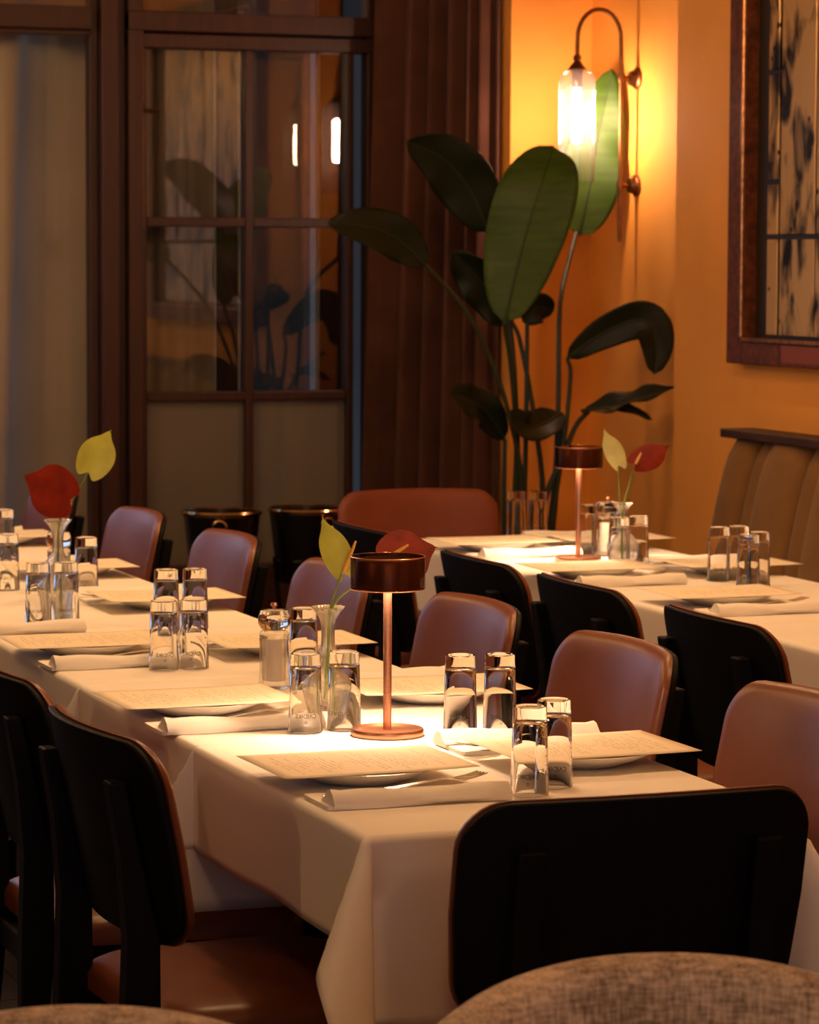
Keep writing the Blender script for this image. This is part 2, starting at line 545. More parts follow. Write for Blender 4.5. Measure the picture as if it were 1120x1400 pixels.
# wall behind the camera with an opening for the window added as cool fill
wf = struct(empty('wall_front'))
slabo('wall_panel', -4.0, -2.2, -3.5, -3.3, 0, ZC, M['dark_wall'], wf)
slabo('wall_panel', 1.0, 3.99, -3.5, -3.3, 0, ZC, M['dark_wall'], wf)
slabo('wall_panel', -2.2, 1.0, -3.5, -3.3, 0, 0.6, M['dark_wall'], wf)
slabo('wall_panel', -2.2, 1.0, -3.5, -3.3, 2.8, ZC, M['dark_wall'], wf)

# window wall: lintel, dado and left part
wb = struct(empty('wall_back'), 'window wall at the far end')
slabo('lintel', -4.0, 3.852, 10.42, 10.56, 2.62, ZC, M['dark_wall'], wb)
slabo('wall_panel', -4.0, -0.85, 10.42, 10.56, 0, 2.62, M['dark_wall'], wb)
slabo('wall_panel', 3.66, 3.852, 10.42, 10.56, 0, 2.62, M['dark_wall'], wb)
slabo('dado', -0.85, 1.98, 10.42, 10.56, 0, 1.05, M['win_wood'], wb)  # raised to shrink the unseen window_3 and cut its cool light
slabo('dado', -0.85, 1.98, 10.42, 10.56, 2.25, 2.62, M['win_wood'], wb)  # panel added over the window_3 opening, again to let less cool light in
slabo('dado', 2.64, 3.66, 10.42, 10.56, 0, 0.42, M['win_wood'], wb)

# window_1: the glazed sash of six panes (photo, left of the curtain)
W1 = struct(empty('window_1', (0, 10.45, 0)), 'red brown timber window with six panes')
Wy0, Wy1 = -0.035, 0.035
wo = M['win_wood']


def bar(name, x0, x1, z0, z1, y0=Wy0, y1=Wy1, mat=None, par=None, b=0.004):
    return slabo(name, x0, x1, y0, y1, z0, z1, mat or wo, par or W1, b)


bar('post', 2.642, 2.672, 0, 2.62, -0.01, 0.05)
bar('post', 2.672, 2.732, 0, 2.62, -0.06, 0.05)
bar('post', 2.732, 2.765, 0, 2.62, -0.02, 0.05)
bar('post', 2.765, 2.816, 0, 2.62, -0.065, 0.05)
bar('stile', 2.818, 2.835, 0.40, 2.215)
bar('header', 2.765, 3.66, 2.268, 2.335, -0.07, 0.05)
bar('header', 2.765, 3.66, 2.213, 2.262, -0.05, 0.05)
bar('mullion', 3.186, 3.215, 0.44, 2.213)
bar('stile', 3.556, 3.580, 0.40, 2.213)
bar('muntin', 2.835, 3.186, 1.609, 1.642); bar('muntin', 3.215, 3.556, 1.609, 1.642)
bar('muntin', 2.835, 3.186, 1.012, 1.043); bar('muntin', 3.215, 3.556, 1.012, 1.043)
bar('bottom_rail', 2.818, 3.580, 0.40, 0.445)
bar('jamb', 3.628, 3.665, 0.40, 2.62)
bar('transom_rail', 2.816, 3.628, 2.585, 2.62)
for (x0, x1) in ((2.835, 3.186), (3.215, 3.556)):
    for (z0, z1, mm) in ((1.642, 2.213, 'pane'), (1.043, 1.609, 'pane'), (0.445, 1.012, 'frost')):
        slabo('pane', x0, x1, -0.004, 0.004, z0, z1, M[mm], W1)
slabo('transom_pane', 2.816, 3.628, -0.004, 0.004, 2.335, 2.585, M['pane'], W1)
# espagnolette rod and handle on the stile
la = MB(); la.tube([(2.817, -0.045, 2.50), (2.817, -0.045, 1.60)], 0.006, 8).build('latch_rod', M['bronze'], W1)
MB().tube([(2.817, -0.045, 2.03), (2.822, -0.06, 2.005), (2.835, -0.07, 1.998), (2.868, -0.07, 1.998)], 0.0065, 8).build('latch_handle', M['bronze'], W1)

# window_2: the tall opening with the beige drape behind it
W2 = struct(empty('window_2', (0, 10.45, 0)), 'tall timber framed opening with beige drape')
bar('transom_rail', 1.98, 2.642, 2.268, 2.345, -0.06, 0.05, par=W2)
bar('transom_rail', 1.98, 2.642, 2.25, 2.268, -0.02, 0.05, par=W2)
bar('post', 1.90, 1.98, 0, 2.62, -0.06, 0.05, par=W2)
bar('sill', 1.98, 2.642, 0.30, 0.36, -0.06, 0.05, par=W2)
bar('apron', 1.98, 2.642, 0.0, 0.30, -0.02, 0.05, par=W2)
slabo('pane', 1.98, 2.642, -0.003, 0.003, 2.345, 2.60, M['pane'], W2)

# window_3: wide bare window beyond the frame that lets the blue hour in
W3 = struct(empty('window_3', (0, 10.45, 0)), 'wide timber window letting in dusk light')
for x in (-0.85, -0.15, 0.52, 1.19, 1.86):
    bar('post', x, x + 0.045, 1.05, 2.25, par=W3)
bar('transom_rail', -0.85, 1.90, 2.21, 2.25, par=W3)
W4 = struct(empty('added_window_4', (0, -3.4, 0)), 'added fill window behind the viewer')  # unseen window, added to carry the front fill light
for x in (-2.2, -1.15, -0.1, 0.95):
    bar('post', x, x + 0.05, 0.6, 2.8, par=W4)

# outer window behind window_1: bars with pale glazing beads
WO = struct(empty('window_5', (0, 10.64, 0)), 'outer window frame seen through the panes')
for (x0, x1) in ((3.142, 3.226), (3.524, 3.618)):
    bar('mullion', x0, x1, 0.3, 2.62, 0.0, 0.05, M['win_wood'], WO)
    for bx in (x0 - 0.014, x1):
        slabo('glazing_bead', bx, bx + 0.005, -0.012, 0.05, 1.0, 2.30, M['bead'], WO)
        slabo('glazing_bead', bx + 0.009, bx + 0.014, -0.012, 0.05, 1.0, 2.30, M['bead'], WO)
bar('outer_panel', 2.80, 3.70, 0.30, 0.46, 0.0, 0.05, M['win_wood'], WO)
slabo('outer_pane', 2.75, 3.60, 0.055, 0.06, 0.4, 2.62, M['pane'], WO)
struct(slabo('exterior_wall', 1.9, 6.5, 11.8, 12.0, 0, 2.75, M['facade']), 'dark house front outside the window')


def drape(name, path, z0, z1, waves, amp, mat, label, cat='curtain', group=None, thick=0.006, flare=None, n=160, seed=1, fade_end=0):
    """hanging fabric: folds along a ground path of (x, y)"""
    rnd = random.Random(seed)
    P = catmull([(p[0], p[1], 0) for p in path], n)
    ph = [rnd.uniform(0, 6) for _ in range(4)]

    def fn(a, b):
        i = a * n
        i0 = min(int(i), n - 1)
        p = P[i0].lerp(P[i0 + 1], i - i0)
        t = (P[min(i0 + 2, n)] - P[max(i0 - 1, 0)]).normalized()
        nr = Vector((t.y, -t.x, 0))
        k = b
        am = amp * (0.75 + 0.35 * k) * (1 - 0.65 * max(0, a - 0.8) / 0.2 * (fade_end))
        s = math.sin(waves * 2 * PI * a + 0.9 * math.sin(2 * PI * a * 2.3 + ph[0]) + 0.25 * math.sin(3 * k + ph[1]))
        s2 = math.sin(waves * 2 * PI * a * 2.1 + ph[2] + 0.6 * k)
        off = am * (math.copysign(abs(s) ** 0.7, s) + 0.25 * s2)
        q = p + nr * off
        if flare: q = q + t * flare(a, k)
        return (q.x, q.y, z1 + (z0 - z1) * k)
    o = MB().grid(fn, n, 14).build(name, mat, angle=180, solid=thick)
    return tag(o, label, cat, group)


drape('velvet_curtain', [(3.640, 10.27), (3.730, 10.02), (3.795, 9.82), (3.830, 9.69)], 0.03, 2.75, 6.0, 0.040, M['velvet'],
      'brown velvet curtain gathered beside the amber pier', flare=lambda a, k: -0.10 * (1 - a) * k ** 1.3, seed=4, fade_end=1)
drape('beige_drape', [(1.95, 10.74), (2.3, 10.70), (2.74, 10.72)], 0.08, 2.62, 1.9, 0.085, M['beige'],
      'beige drape hanging behind the tall opening', flare=lambda a, k: -0.26 * k * math.sin(PI * min(1, a * 1.1)), seed=9)
drape('beige_drape', [(2.80, 10.605), (2.95, 10.60), (3.125, 10.605)], 0.48, 2.60, 2.2, 0.018, M['beige'],
      'narrow beige drape behind the six-pane window', seed=3)


# ------------------------------------------------------------------ ceiling downlights (added out of frame to light the tables)
def make_added_downlight():
    e = empty('added_downlight')
    MB().lathe([(0.075, 0), (0.075, -0.012), (0.055, -0.014), (0.05, 0.0)], 28, close=True).build('trim_ring', M['black'], e)
    MB().lathe([(0.0, -0.004), (0.05, -0.004)], 28).build('lens', M['spot_lens'], e)
    e['category'] = 'ceiling light'; e['group'] = 'added recessed ceiling downlights'
    return e


dl = Stamp(make_added_downlight())


def downlight(x, y, tx, ty, power, label, size=75, blend=0.9):
    dl.put((x, y, ZC), 0, label)
    d = bpy.data.lights.new('downlight', 'SPOT'); d.energy = power; d.color = WARM
    d.spot_size = math.radians(size); d.spot_blend = blend; d.shadow_soft_size = 0.07
    o = bpy.data.objects.new('downlight_beam', d); COL.objects.link(o)
    o.location = (x, y, ZC - 0.03)
    o.rotation_euler = (Vector((tx, ty, 0.75)) - Vector((x, y, ZC))).to_track_quat('-Z', 'Y').to_euler()


for k, (x, y, p) in enumerate(((1.75, 4.75, 58), (1.70, 5.95, 78), (1.70, 7.15, 78), (1.70, 8.35, 72))):
    downlight(x, y, 1.67, y, p, ['added recessed downlight over the table lamp', 'added recessed downlight over the third long-row table',
                                 'added recessed downlight over the fifth long-row table', 'added recessed downlight over the last long-row table'][k])
for k, (x, y, p) in enumerate(((3.15, 5.7, 72), (3.15, 7.2, 72))):
    downlight(x, y, 3.15, y, p, ['added recessed downlight over the near banquette tables', 'added recessed downlight over the far banquette tables'][k])


# opal globe pendants, added out of frame to raise the warm ambient light
def make_fill_pendant():
    e = empty('fill_pendant')
    MB().lathe([(0.0, -0.14)] + [(0.14 * math.sin(PI * k / 16), -0.14 * math.cos(PI * k / 16)) for k in range(1, 16)] + [(0.0, 0.14)], 32).build('opal_globe', M['globe'], e)
    MB().lathe([(0.0, 0.132), (0.05, 0.132), (0.045, 0.16), (0.012, 0.175), (0.0, 0.175)], 24).build('gallery', M['bronze'], e)
    MB().tube([(0, 0, 0.17), (0, 0, ZC - 2.52)], 0.006, 8).build('rod', M['bronze'], e)
    MB().lathe([(0.0, ZC - 2.52), (0.05, ZC - 2.52), (0.05, ZC - 2.54), (0.0, ZC - 2.55)], 24).build('ceiling_rose', M['bronze'], e)
    e['category'] = 'pendant lamp'; e['group'] = 'added opal globe pendants above the dining room'
    return e


PD = Stamp(make_fill_pendant())
for (x, y, lb) in ((2.42, 4.3, 'added opal globe pendant over the aisle by the nearest brown chair'), (2.42, 6.6, 'added opal globe pendant over the middle of the aisle'),
                   (0.9, 8.9, 'added opal globe pendant before the beige drape'), 
                   (0.2, 7.3, 'added opal globe pendant beside the far end of the long row'), (1.3, 0.2, 'added opal globe pendant above the viewer'),
                   (0.4, 1.0, 'added opal globe pendant over the tweed armchair at the picture corner'), (-2.2, 4.0, 'added opal globe pendant by the dark side wall')):
    PD.put((x, y, 2.50), 0, lb)


# ------------------------------------------------------------------ mirror and banquette on the right wall
mir = empty('wall_mirror', (3.99, 7.30, 1.212))
tag(mir, 'antiqued mirror of leaded panes in a burl wood frame', 'mirror')
fo = dict(y1=8.176 - 7.30, y0=-0.876, z0=0.0, z1=1.42)
ft, fz = 0.105, 0.075


def fbox(name, y0, y1, z0, z1, x0, x1, mat, b=0.004): return slabo(name, x0, x1, y0, y1, z0, z1, mat, mir, b)


fbox('frame_stile', fo['y1'] - ft, fo['y1'], 0, 1.42, -0.05, 0, M['frame_wood'])
fbox('frame_stile', fo['y0'], fo['y0'] + ft, 0, 1.42, -0.05, 0, M['frame_wood'])
fbox('frame_rail', fo['y0'] + ft, fo['y1'] - ft, 0, fz, -0.05, 0, M['frame_wood'])
fbox('frame_rail', fo['y0'] + ft, fo['y1'] - ft, 1.42 - fz, 1.42, -0.05, 0, M['frame_wood'])
iy1, iy0, iz0, iz1 = fo['y1'] - ft, fo['y0'] + ft, fz, 1.42 - fz
fbox('bead', iy1 - 0.001, iy1 + 0.012, iz0, iz1, -0.058, -0.048, M['frame_bead'])
fbox('bead', iy0 - 0.012, iy0 + 0.001, iz0, iz1, -0.058, -0.048, M['frame_bead'])
fbox('bead', iy0, iy1, iz0 - 0.012, iz0 + 0.001, -0.058, -0.048, M['frame_bead'])
fbox('bead', iy0, iy1, iz1 - 0.001, iz1 + 0.012, -0.058, -0.048, M['frame_bead'])
fbox('backing', iy0, iy1, iz0, iz1, -0.008, 0, M['lead'], None)
fbox('inlay', 0.28, 0.52, 0.012, 0.06, -0.053, -0.049, M['leather_red'], None)
# panes: a narrow strip by the stile, then wide panes; the lower row is cut off by one lead line
cols = [(0.628, 0.690, True)]
yy = 0.612
while yy - 0.205 > iy0:
    cols.append((yy - 0.205, yy, False)); yy -= 0.217
gap = 0.008
for (a, b_, strip) in cols:
    if strip:
        zs = [(iz0 + .01, 0.352), (0.366, 0.505), (0.519, 0.81), (0.824, iz1)]
    else:
        zs = [(iz0 + .01, 0.352), (0.366, iz1)]
    for (z0, z1) in zs:
        o = slabo('mirror_pane', -0.016 + random.uniform(-.001, .001), -0.010, a, b_, z0, z1, M['antique'], mir, 0.002)

bq = empty('banquette', (3.90, 0, 0))
tag(bq, 'olive brown channel-tufted banquette along the amber wall', 'banquette')
BY0, BY1 = 2.5, 8.06
slabo('cap_rail', -0.02, 0.09, BY0, BY1 + 0.025, 1.005, 1.03, M['bench_wood'], bq, 0.004)
slabo('back_board', 0.045, 0.09, BY0, BY1, 0.0, 1.005, M['bench_wood'], bq)
slabo('plinth', -0.40, 0.045, BY0, BY1, 0.0, 0.30, M['bench_wood'], bq)
so = rrect(0.225, (BY1 - BY0) / 2, 0.04)
MB().slab(so, lambda u, v, h: (-0.19 + u, (BY0 + BY1) / 2 + v, 0.385 + h), (0.3, 0.7, 0.95, 0.985, 1.0),
          lambda r: 0.085 * (1 - r ** 14) ** 0.5, lambda r: -0.085).build('seat_cushion', M['bench'], bq, angle=60)


def flute(name, ya, yb):
    def fn(a, b):
        th = a * PI
        y = (ya + yb) / 2 + math.cos(th) * (yb - ya) / 2
        bulge = math.sin(th) ** 0.6 * min(0.07, 0.30 * (yb - ya) + 0.012)
        z = 1.004 - b * 0.55
        lean = -0.10 * b - 0.014 * math.sin(PI * b)
        topr = -0.02 * (1 - math.exp(-b * 18)) + 0.02
        return (0.04 + lean - bulge + topr, y, z)
    return MB().grid(fn, 14, 12).build(name, M['bench'], bq, angle=180)


y = BY1
k = 0
while y > 6.0:
    wd = (0.155, 0.085)[k % 2] if k < 2 else (0.235, 0.10)[k % 2]
    flute('channel', y - wd, y); y -= wd; k += 1
while y - 0.235 > BY0:
    flute('channel', y - 0.235, y); y -= 0.235

# ------------------------------------------------------------------ wall sconce
S = empty('wall_sconce', (4.14, 9.26, 1.74))
tag(S, 'lit swan-neck brass wall lamp with ribbed glass shade', 'wall lamp')
rx = -0.058
for z in (0.0, 0.34):
    MB().lathe([(0.0, 0), (0.034, 0), (0.034, 0.008), (0.027, 0.012), (0.022, 0.028), (0.0, 0.03)], 24).build('rosette', M['bronze'], S, (0, 0, z), (0, -PI / 2, 0))
    MB().tube([(-0.028, 0, z), (rx, 0, z)], 0.009, 10).build('bracket', M['bronze'], S)
    MB().lathe([(0.0, -0.014), (0.010, -0.014), (0.012, 0), (0.010, 0.014), (0, 0.014)], 16).build('collar', M['bronze'], S, (rx, 0, z))
pts = [(rx, 0, -0.18), (rx, 0, 0.1), (rx, 0, 0.42)]
cxm, rad = rx - 0.076, 0.076
for k in range(1, 13):
    a = PI * k / 13
    pts.append((cxm + rad * math.cos(a), 0, 0.46 + 0.095 * math.sin(a)))
pts += [(cxm - rad, 0, 0.44), (cxm - rad, 0, 0.405)]
MB().tube(pts, 0.0068, 10).build('arm', M['bronze'], S)
sx = cxm - rad
MB().lathe([(0.0, 0.41), (0.010, 0.41), (0.014, 0.40), (0.011, 0.392), (0.014, 0.385), (0.028, 0.368), (0.030, 0.362), (0.0, 0.362)], 24).build('cap', M['bronze'], S, (sx, 0, 0))


def ribbed_shade():
    mb = MB()
    n = 144
    prof = [(0.030, 0.364), (0.045, 0.352), (0.053, 0.335), (0.055, 0.31), (0.055, 0.03), (0.055, 0.012)]
    vs, fs = [], []
    for (r, z) in prof:
        for k in range(n):
            a = 2 * PI * k / n
            q = r + (0.0032 if (k // 3) % 2 else -0.0) * (1 if r > 0.04 else 0.3)
            vs.append((q * math.cos(a), q * math.sin(a), z))
    for i in range(len(prof) - 1):
        for k in range(n):
            k2 = (k + 1) % n
            fs.append((i * n + k, i * n + k2, (i + 1) * n + k2, (i + 1) * n + k))
    return mb.add(vs, fs)


ribbed_shade().build('glass_shade', M['ribbed'], S, (sx, 0, 0), angle=20)
bl = MB().lathe([(0.0, 0.13), (0.012, 0.135), (0.0155, 0.15), (0.0155, 0.285), (0.012, 0.297), (0.0, 0.30)], 20).build('bulb', M['bulb'], S, (sx, 0, 0))
MB().lathe([(0.0, 0.362), (0.018, 0.362), (0.018, 0.305), (0.0, 0.30)], 20).build('socket', M['bronze'], S, (sx, 0, 0))

# ------------------------------------------------------------------ potted plant
PL = empty('potted_plant', (3.68, 9.10, 0))
tag(PL, 'tall broad-leaved green plant standing below the wall lamp', 'plant')
O = Vector((3.68, 9.10, 0))


def loc(pts): return [Vector(p) - O for p in pts]


MB().lathe([(0.0, 0.0), (0.13, 0.0), (0.175, 0.34), (0.165, 0.345), (0.155, 0.31), (0.0, 0.31)], 36).build('planter', M['pot'], PL)
MB().lathe([(0.0, 0.322), (0.156, 0.318), (0.15, 0.29), (0, 0.29)], 24).build('soil', M['soil'], PL)
CAMDIR = Vector((-0.36, -0.93, 0.08)).normalized()


def leaf(pts, hw, face=CAMDIR, fold=0.18, mat='leaf', shape=0.75, wav=0.012, peak=0.45, seed=0):
    """pointed-oval blade along a midrib; hw = half width"""
    C = catmull(loc(pts), 26)
    rnd = random.Random(seed); ph = rnd.uniform(0, 6)
    face = Vector(face).normalized()

    def prof(t):
        x = t ** (math.log(0.5) / math.log(peak))
        return max(0.0, math.sin(PI * x)) ** shape

    def fn(a, b):
        i = a * 26; i0 = min(int(i), 25)
        p = C[i0].lerp(C[i0 + 1], i - i0)
        t = (C[min(i0 + 2, 26)] - C[max(i0 - 1, 0)]).normalized()
        sd = t.cross(face).normalized()
        nr = sd.cross(t).normalized()
        s = b * 2 - 1
        wd = hw * prof(a)
        q = p + sd * (s * wd) + nr * (abs(s) * wd * fold + wav * math.sin(a * 15 + ph + s) * s * s)
        return q
    o = MB().grid(fn, 26, 12).build('leaf', M[mat], PL, angle=180, solid=0.0012)
    rib = [C[k] - face * 0.0 for k in range(27)]
    MB().tube([c + face * 0.001 for c in rib], [0.0045 * (1 - 0.8 * k / 26) for k in range(27)], 6).build('midrib', M['stem'], o)
    return o


def stem(pts, r=0.009, r2=None):
    C = catmull(loc(pts), 18)
    MB().tube(C, [r + ((r2 or r * 0.7) - r) * k / 18 for k in range(19)], 8).build('stalk', M['stem'], PL)


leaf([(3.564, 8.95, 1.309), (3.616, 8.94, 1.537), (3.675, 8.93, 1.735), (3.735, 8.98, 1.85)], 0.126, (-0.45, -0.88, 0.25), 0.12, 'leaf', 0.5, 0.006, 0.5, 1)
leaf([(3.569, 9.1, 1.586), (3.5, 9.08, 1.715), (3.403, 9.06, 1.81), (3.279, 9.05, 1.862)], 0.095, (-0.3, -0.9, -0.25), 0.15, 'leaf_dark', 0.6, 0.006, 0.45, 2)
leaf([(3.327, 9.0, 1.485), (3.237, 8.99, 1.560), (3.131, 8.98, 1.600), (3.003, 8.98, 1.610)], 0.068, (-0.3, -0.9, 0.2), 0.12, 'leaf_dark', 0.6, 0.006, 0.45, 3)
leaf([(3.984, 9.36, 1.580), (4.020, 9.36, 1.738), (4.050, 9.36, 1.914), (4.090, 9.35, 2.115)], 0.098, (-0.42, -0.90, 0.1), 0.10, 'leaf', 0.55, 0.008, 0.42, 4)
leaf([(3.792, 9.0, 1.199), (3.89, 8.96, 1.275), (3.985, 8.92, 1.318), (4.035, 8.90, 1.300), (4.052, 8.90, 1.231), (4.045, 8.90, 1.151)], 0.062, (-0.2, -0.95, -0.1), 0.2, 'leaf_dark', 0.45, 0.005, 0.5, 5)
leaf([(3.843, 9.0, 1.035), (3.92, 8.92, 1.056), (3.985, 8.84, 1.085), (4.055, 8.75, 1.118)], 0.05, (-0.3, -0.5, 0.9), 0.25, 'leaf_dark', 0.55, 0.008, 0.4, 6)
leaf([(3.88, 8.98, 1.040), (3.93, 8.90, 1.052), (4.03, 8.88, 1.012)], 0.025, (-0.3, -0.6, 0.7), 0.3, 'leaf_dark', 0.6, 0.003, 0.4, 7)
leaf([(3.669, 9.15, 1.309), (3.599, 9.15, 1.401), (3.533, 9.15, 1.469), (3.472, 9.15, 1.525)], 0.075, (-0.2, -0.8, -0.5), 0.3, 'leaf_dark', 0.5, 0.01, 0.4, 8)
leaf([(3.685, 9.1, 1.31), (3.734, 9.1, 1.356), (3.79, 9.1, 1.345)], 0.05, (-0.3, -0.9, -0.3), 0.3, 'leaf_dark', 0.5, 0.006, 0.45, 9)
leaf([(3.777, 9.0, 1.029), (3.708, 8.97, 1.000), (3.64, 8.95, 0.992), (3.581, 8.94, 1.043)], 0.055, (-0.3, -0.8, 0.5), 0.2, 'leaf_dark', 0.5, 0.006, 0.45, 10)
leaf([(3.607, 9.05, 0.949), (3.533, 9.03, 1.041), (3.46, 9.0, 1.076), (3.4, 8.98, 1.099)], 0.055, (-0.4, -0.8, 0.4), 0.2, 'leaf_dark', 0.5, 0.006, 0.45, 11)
B0 = (3.68, 9.10, 0.30)
stem([B0, (3.645, 9.05, 0.721), (3.636, 9.02, 0.949), (3.600, 8.98, 1.176), (3.564, 8.95, 1.309)], 0.012)
stem([(3.66, 9.12, 0.30), (3.662, 9.08, 0.72), (3.66, 9.09, 1.039), (3.64, 9.1, 1.311), (3.569, 9.1, 1.586)], 0.011)
stem([(3.65, 9.06, 0.30), (3.655, 9.02, 0.724), (3.631, 9.0, 0.907), (3.566, 9.0, 1.133), (3.464, 9.0, 1.336), (3.327, 9.0, 1.485)], 0.009)
stem([(3.72, 9.10, 0.30), (3.79, 9.10, 0.736), (3.815, 9.12, 1.035), (3.835, 9.16, 1.355), (3.926, 9.3, 1.507), (3.974, 9.36, 1.59)], 0.010)
stem([(3.71, 9.08, 0.30), (3.773, 9.0, 0.858), (3.805, 9.0, 1.131), (3.795, 9.0, 1.199)], 0.009)
stem([(3.69, 9.05, 0.30), (3.723, 9.02, 0.723), (3.783, 9.0, 0.892), (3.825, 9.0, 0.989), (3.86, 8.98, 1.036)], 0.011)
stem([(3.69, 9.12, 0.30), (3.751, 9.09, 0.718), (3.729, 9.1, 0.993), (3.69, 9.13, 1.243), (3.669, 9.15, 1.309)], 0.010)
stem([(3.70, 9.14, 0.30), (3.694, 9.1, 0.72), (3.699, 9.1, 1.039), (3.70, 9.1, 1.31)], 0.010)
stem([(3.73, 9.06, 0.30), (3.77, 9.04, 0.7), (3.777, 9.0, 1.03)], 0.011)
stem([(3.63, 9.08, 0.30), (3.61, 9.06, 0.7), (3.607, 9.05, 0.949)], 0.010)

# ------------------------------------------------------------------ tables and cloths
RX0, RX1 = 1.352, 1.985            # long row
ROW = [3.885, 4.700, 5.440, 6.190, 6.940, 7.690, 8.440, 9.150]
BX0, BX1 = 2.845, 3.440            # banquette row
BRW = [5.24, 5.92, 6.60, 7.28, 7.98]
ORD = ['nearest', 'second', 'third', 'fourth', 'fifth', 'sixth', 'seventh']
TZ = 0.748


def make_table(x0, x1, y0, y1, label, group):
    cx, cy = (x0 + x1) / 2, (y0 + y1) / 2
    t = empty('dining_table', (cx, cy, 0))
    tag(t, label, 'table', group)
    hx, hy = (x1 - x0) / 2 - 0.006, (y1 - y0) / 2 - 0.012
    slabo('tabletop', -hx, hx, -hy, hy, TZ - 0.03, TZ - 0.002, M['black'], t, 0.003)
    MB().tube([(0, 0, 0.02), (0, 0, TZ - 0.03)], 0.035, 16).build('column', M['black'], t)
    MB().lathe([(0, 0.0), (0.07, 0.0), (0.07, 0.014), (0.045, 0.03), (0, 0.03)], 28).build('foot', M['black'], t)
    return t


def make_cloth(x0, x1, y0, y1, dside, dn, df, flare_n, flare_f, label, group, seed=0, free_n=False, free_f=False):
    """table linen: flat top, straight drops and a pointed fold at each corner. dn/df = drop at the near/far end; flare in degrees"""
    rnd = random.Random(seed)
    ph = [rnd.uniform(0, 6) for _ in range(6)]
    R = 0.011
    cx, cy = (x0 + x1) / 2, (y0 + y1) / 2
    hx = (x1 - x0) / 2 - R
    rn, rf = (R if free_n else 0.0012), (R if free_f else 0.0012)
    cy += (rn - rf) / 2
    hy = (y1 - y0) / 2 - (rn + rf) / 2

    def samples(h, lo, hi, n):
        def past(L):
            q_ = [0.003, 0.006, 0.0095, 0.013, 0.017]
            return q_ + [0.017 + (L - 0.017) * k / 12 for k in range(1, 13)]
        a = [-h - d_ for d_ in reversed(past(lo))] + [-h]
        a += [-h + 2 * h * k / n for k in range(1, n)]
        a += [h] + [h + d_ for d_ in past(hi)]
        return a
    us = samples(hx, dside, dside, 14)
    vs_ = samples(hy, dn, df, 16)

    def roll_(d):
        """distance past the edge -> (outward, down)"""
        if d < R * PI / 2:
            a = d / R
            return R * math.sin(a), R * (1 - math.cos(a))
        return R, R + d - R * PI / 2

    def fn(u, v):
        ox = max(0, abs(u) - hx); oy = max(0, abs(v) - hy)
        sx_ = 1 if u > 0 else -1; sy_ = 1 if v > 0 else -1
        ux = max(-hx, min(hx, u)); vy = max(-hy, min(hy, v))
        z = TZ + 0.002
        if ox == 0 and oy == 0:
            return (cx + u, cy + v, z)
        fl = flare_n if sy_ < 0 else flare_f
        free = free_n if sy_ < 0 else free_f
        if ox > 0 and oy > 0:
            r = math.hypot(ox, oy); p = math.atan2(oy, ox)
            al = math.radians(fl) * math.sin(2 * p) ** 1.3
            o_, dn_ = roll_(r)
            drop = (dn_) * math.cos(al)
            out = dn_ * math.sin(al)
            if free: dx, dy = math.cos(p), math.sin(p)
            else: dx, dy = 1.0, 0.0
            ex = o_ * math.cos(p) + out * dx
            ey = (o_ * math.sin(p) + out * dy) if free else min(o_, 0.0012) * math.sin(p)
            return (cx + sx_ * (hx + ex), cy + sy_ * (hy + ey), z - drop)
        if ox > 0:
            o_, dn_ = roll_(ox)
            wv = 0.004 * math.sin(v * 9 + ph[0]) + 0.002 * math.sin(v * 21 + ph[1])
            edge = min(1, (hy - abs(v)) / 0.10)
            return (cx + sx_ * (hx + o_ + edge * wv * (dn_ / 0.16)), cy + vy, z - dn_)
        o_, dn_ = roll_(oy)
        wv = (0.012 * math.sin(u * 10 + ph[2]) + 0.006 * math.sin(u * 23 + ph[3])) if free else 0
        edge = min(1, (hx - abs(u)) / 0.10)
        return (cx + ux, cy + sy_ * (hy + (o_ if free else min(o_, 0.0012)) + edge * wv * (dn_ / 0.2)), z - dn_)
    mb = MB()
    nv = len(vs_)
    mb.v = [fn(u, v) for u in us for v in vs_]
    for i in range(len(us) - 1):
        for j in range(nv - 1):
            mb.f.append((i * nv + j, (i + 1) * nv + j, (i + 1) * nv + j + 1, i * nv + j + 1))
    o = mb.build('tablecloth', M['cloth'], angle=75, solid=0.0016)
    # the mesh stays in world space with its origin at the table centre
    for p in o.data.vertices: p.co.x -= cx; p.co.y -= cy
    o.data.update()
    o.location = (cx, cy, 0)
    o.modifiers['thickness'].offset = 0
    return tag(o, label, 'tablecloth', group)


for i in range(7):
    y0, y1 = ROW[i] + (0.0 if i == 0 else 0.0035), ROW[i + 1]
    if i == 6: y1 = ROW[7]
    what = f'{ORD[i]} table of the long row'
    ds = (0, 0, 0, -0.02, -0.04, -0.055, -0.08)[i]
    make_table(RX0 + ds, RX1 + ds, y0, y1, f'black pedestal table under the {ORD[i]} cloth of the long row', 'tables of the long row')
    make_cloth(RX0 + ds, RX1 + ds, y0, y1, 0.168, 0.27 if i == 0 else 0.26, 0.27, 35 if i == 0 else 4, 32,
               f'white linen tablecloth on the {what}', 'linen tablecloths', i, i == 0, i == 6)
BN = ['nearest', 'second', 'third', 'farthest']
for i in range(4):
    y0, y1 = BRW[i] + 0.0035, BRW[i + 1]
    make_table(BX0, BX1, y0, y1, f'black pedestal table under the {BN[i]} cloth along the banquette', 'tables of the banquette row')
    make_cloth(BX0, BX1, y0, y1, 0.18, 0.15 if i == 0 else 0.17, 0.17, 26 if i == 0 else 4, 15 if i < 3 else 30,
               f'white linen tablecloth on the {BN[i]} table along the banquette', 'linen tablecloths', 20 + i, i == 0, i == 3)


# ------------------------------------------------------------------ dining chairs
def back_y(x, z):
    """front face of the back shell in chair space (chair faces +y)"""
    t = (z - 0.545) / 0.30
    s = x / 0.245
    return -0.205 - 0.062 * t + 0.046 * s * s


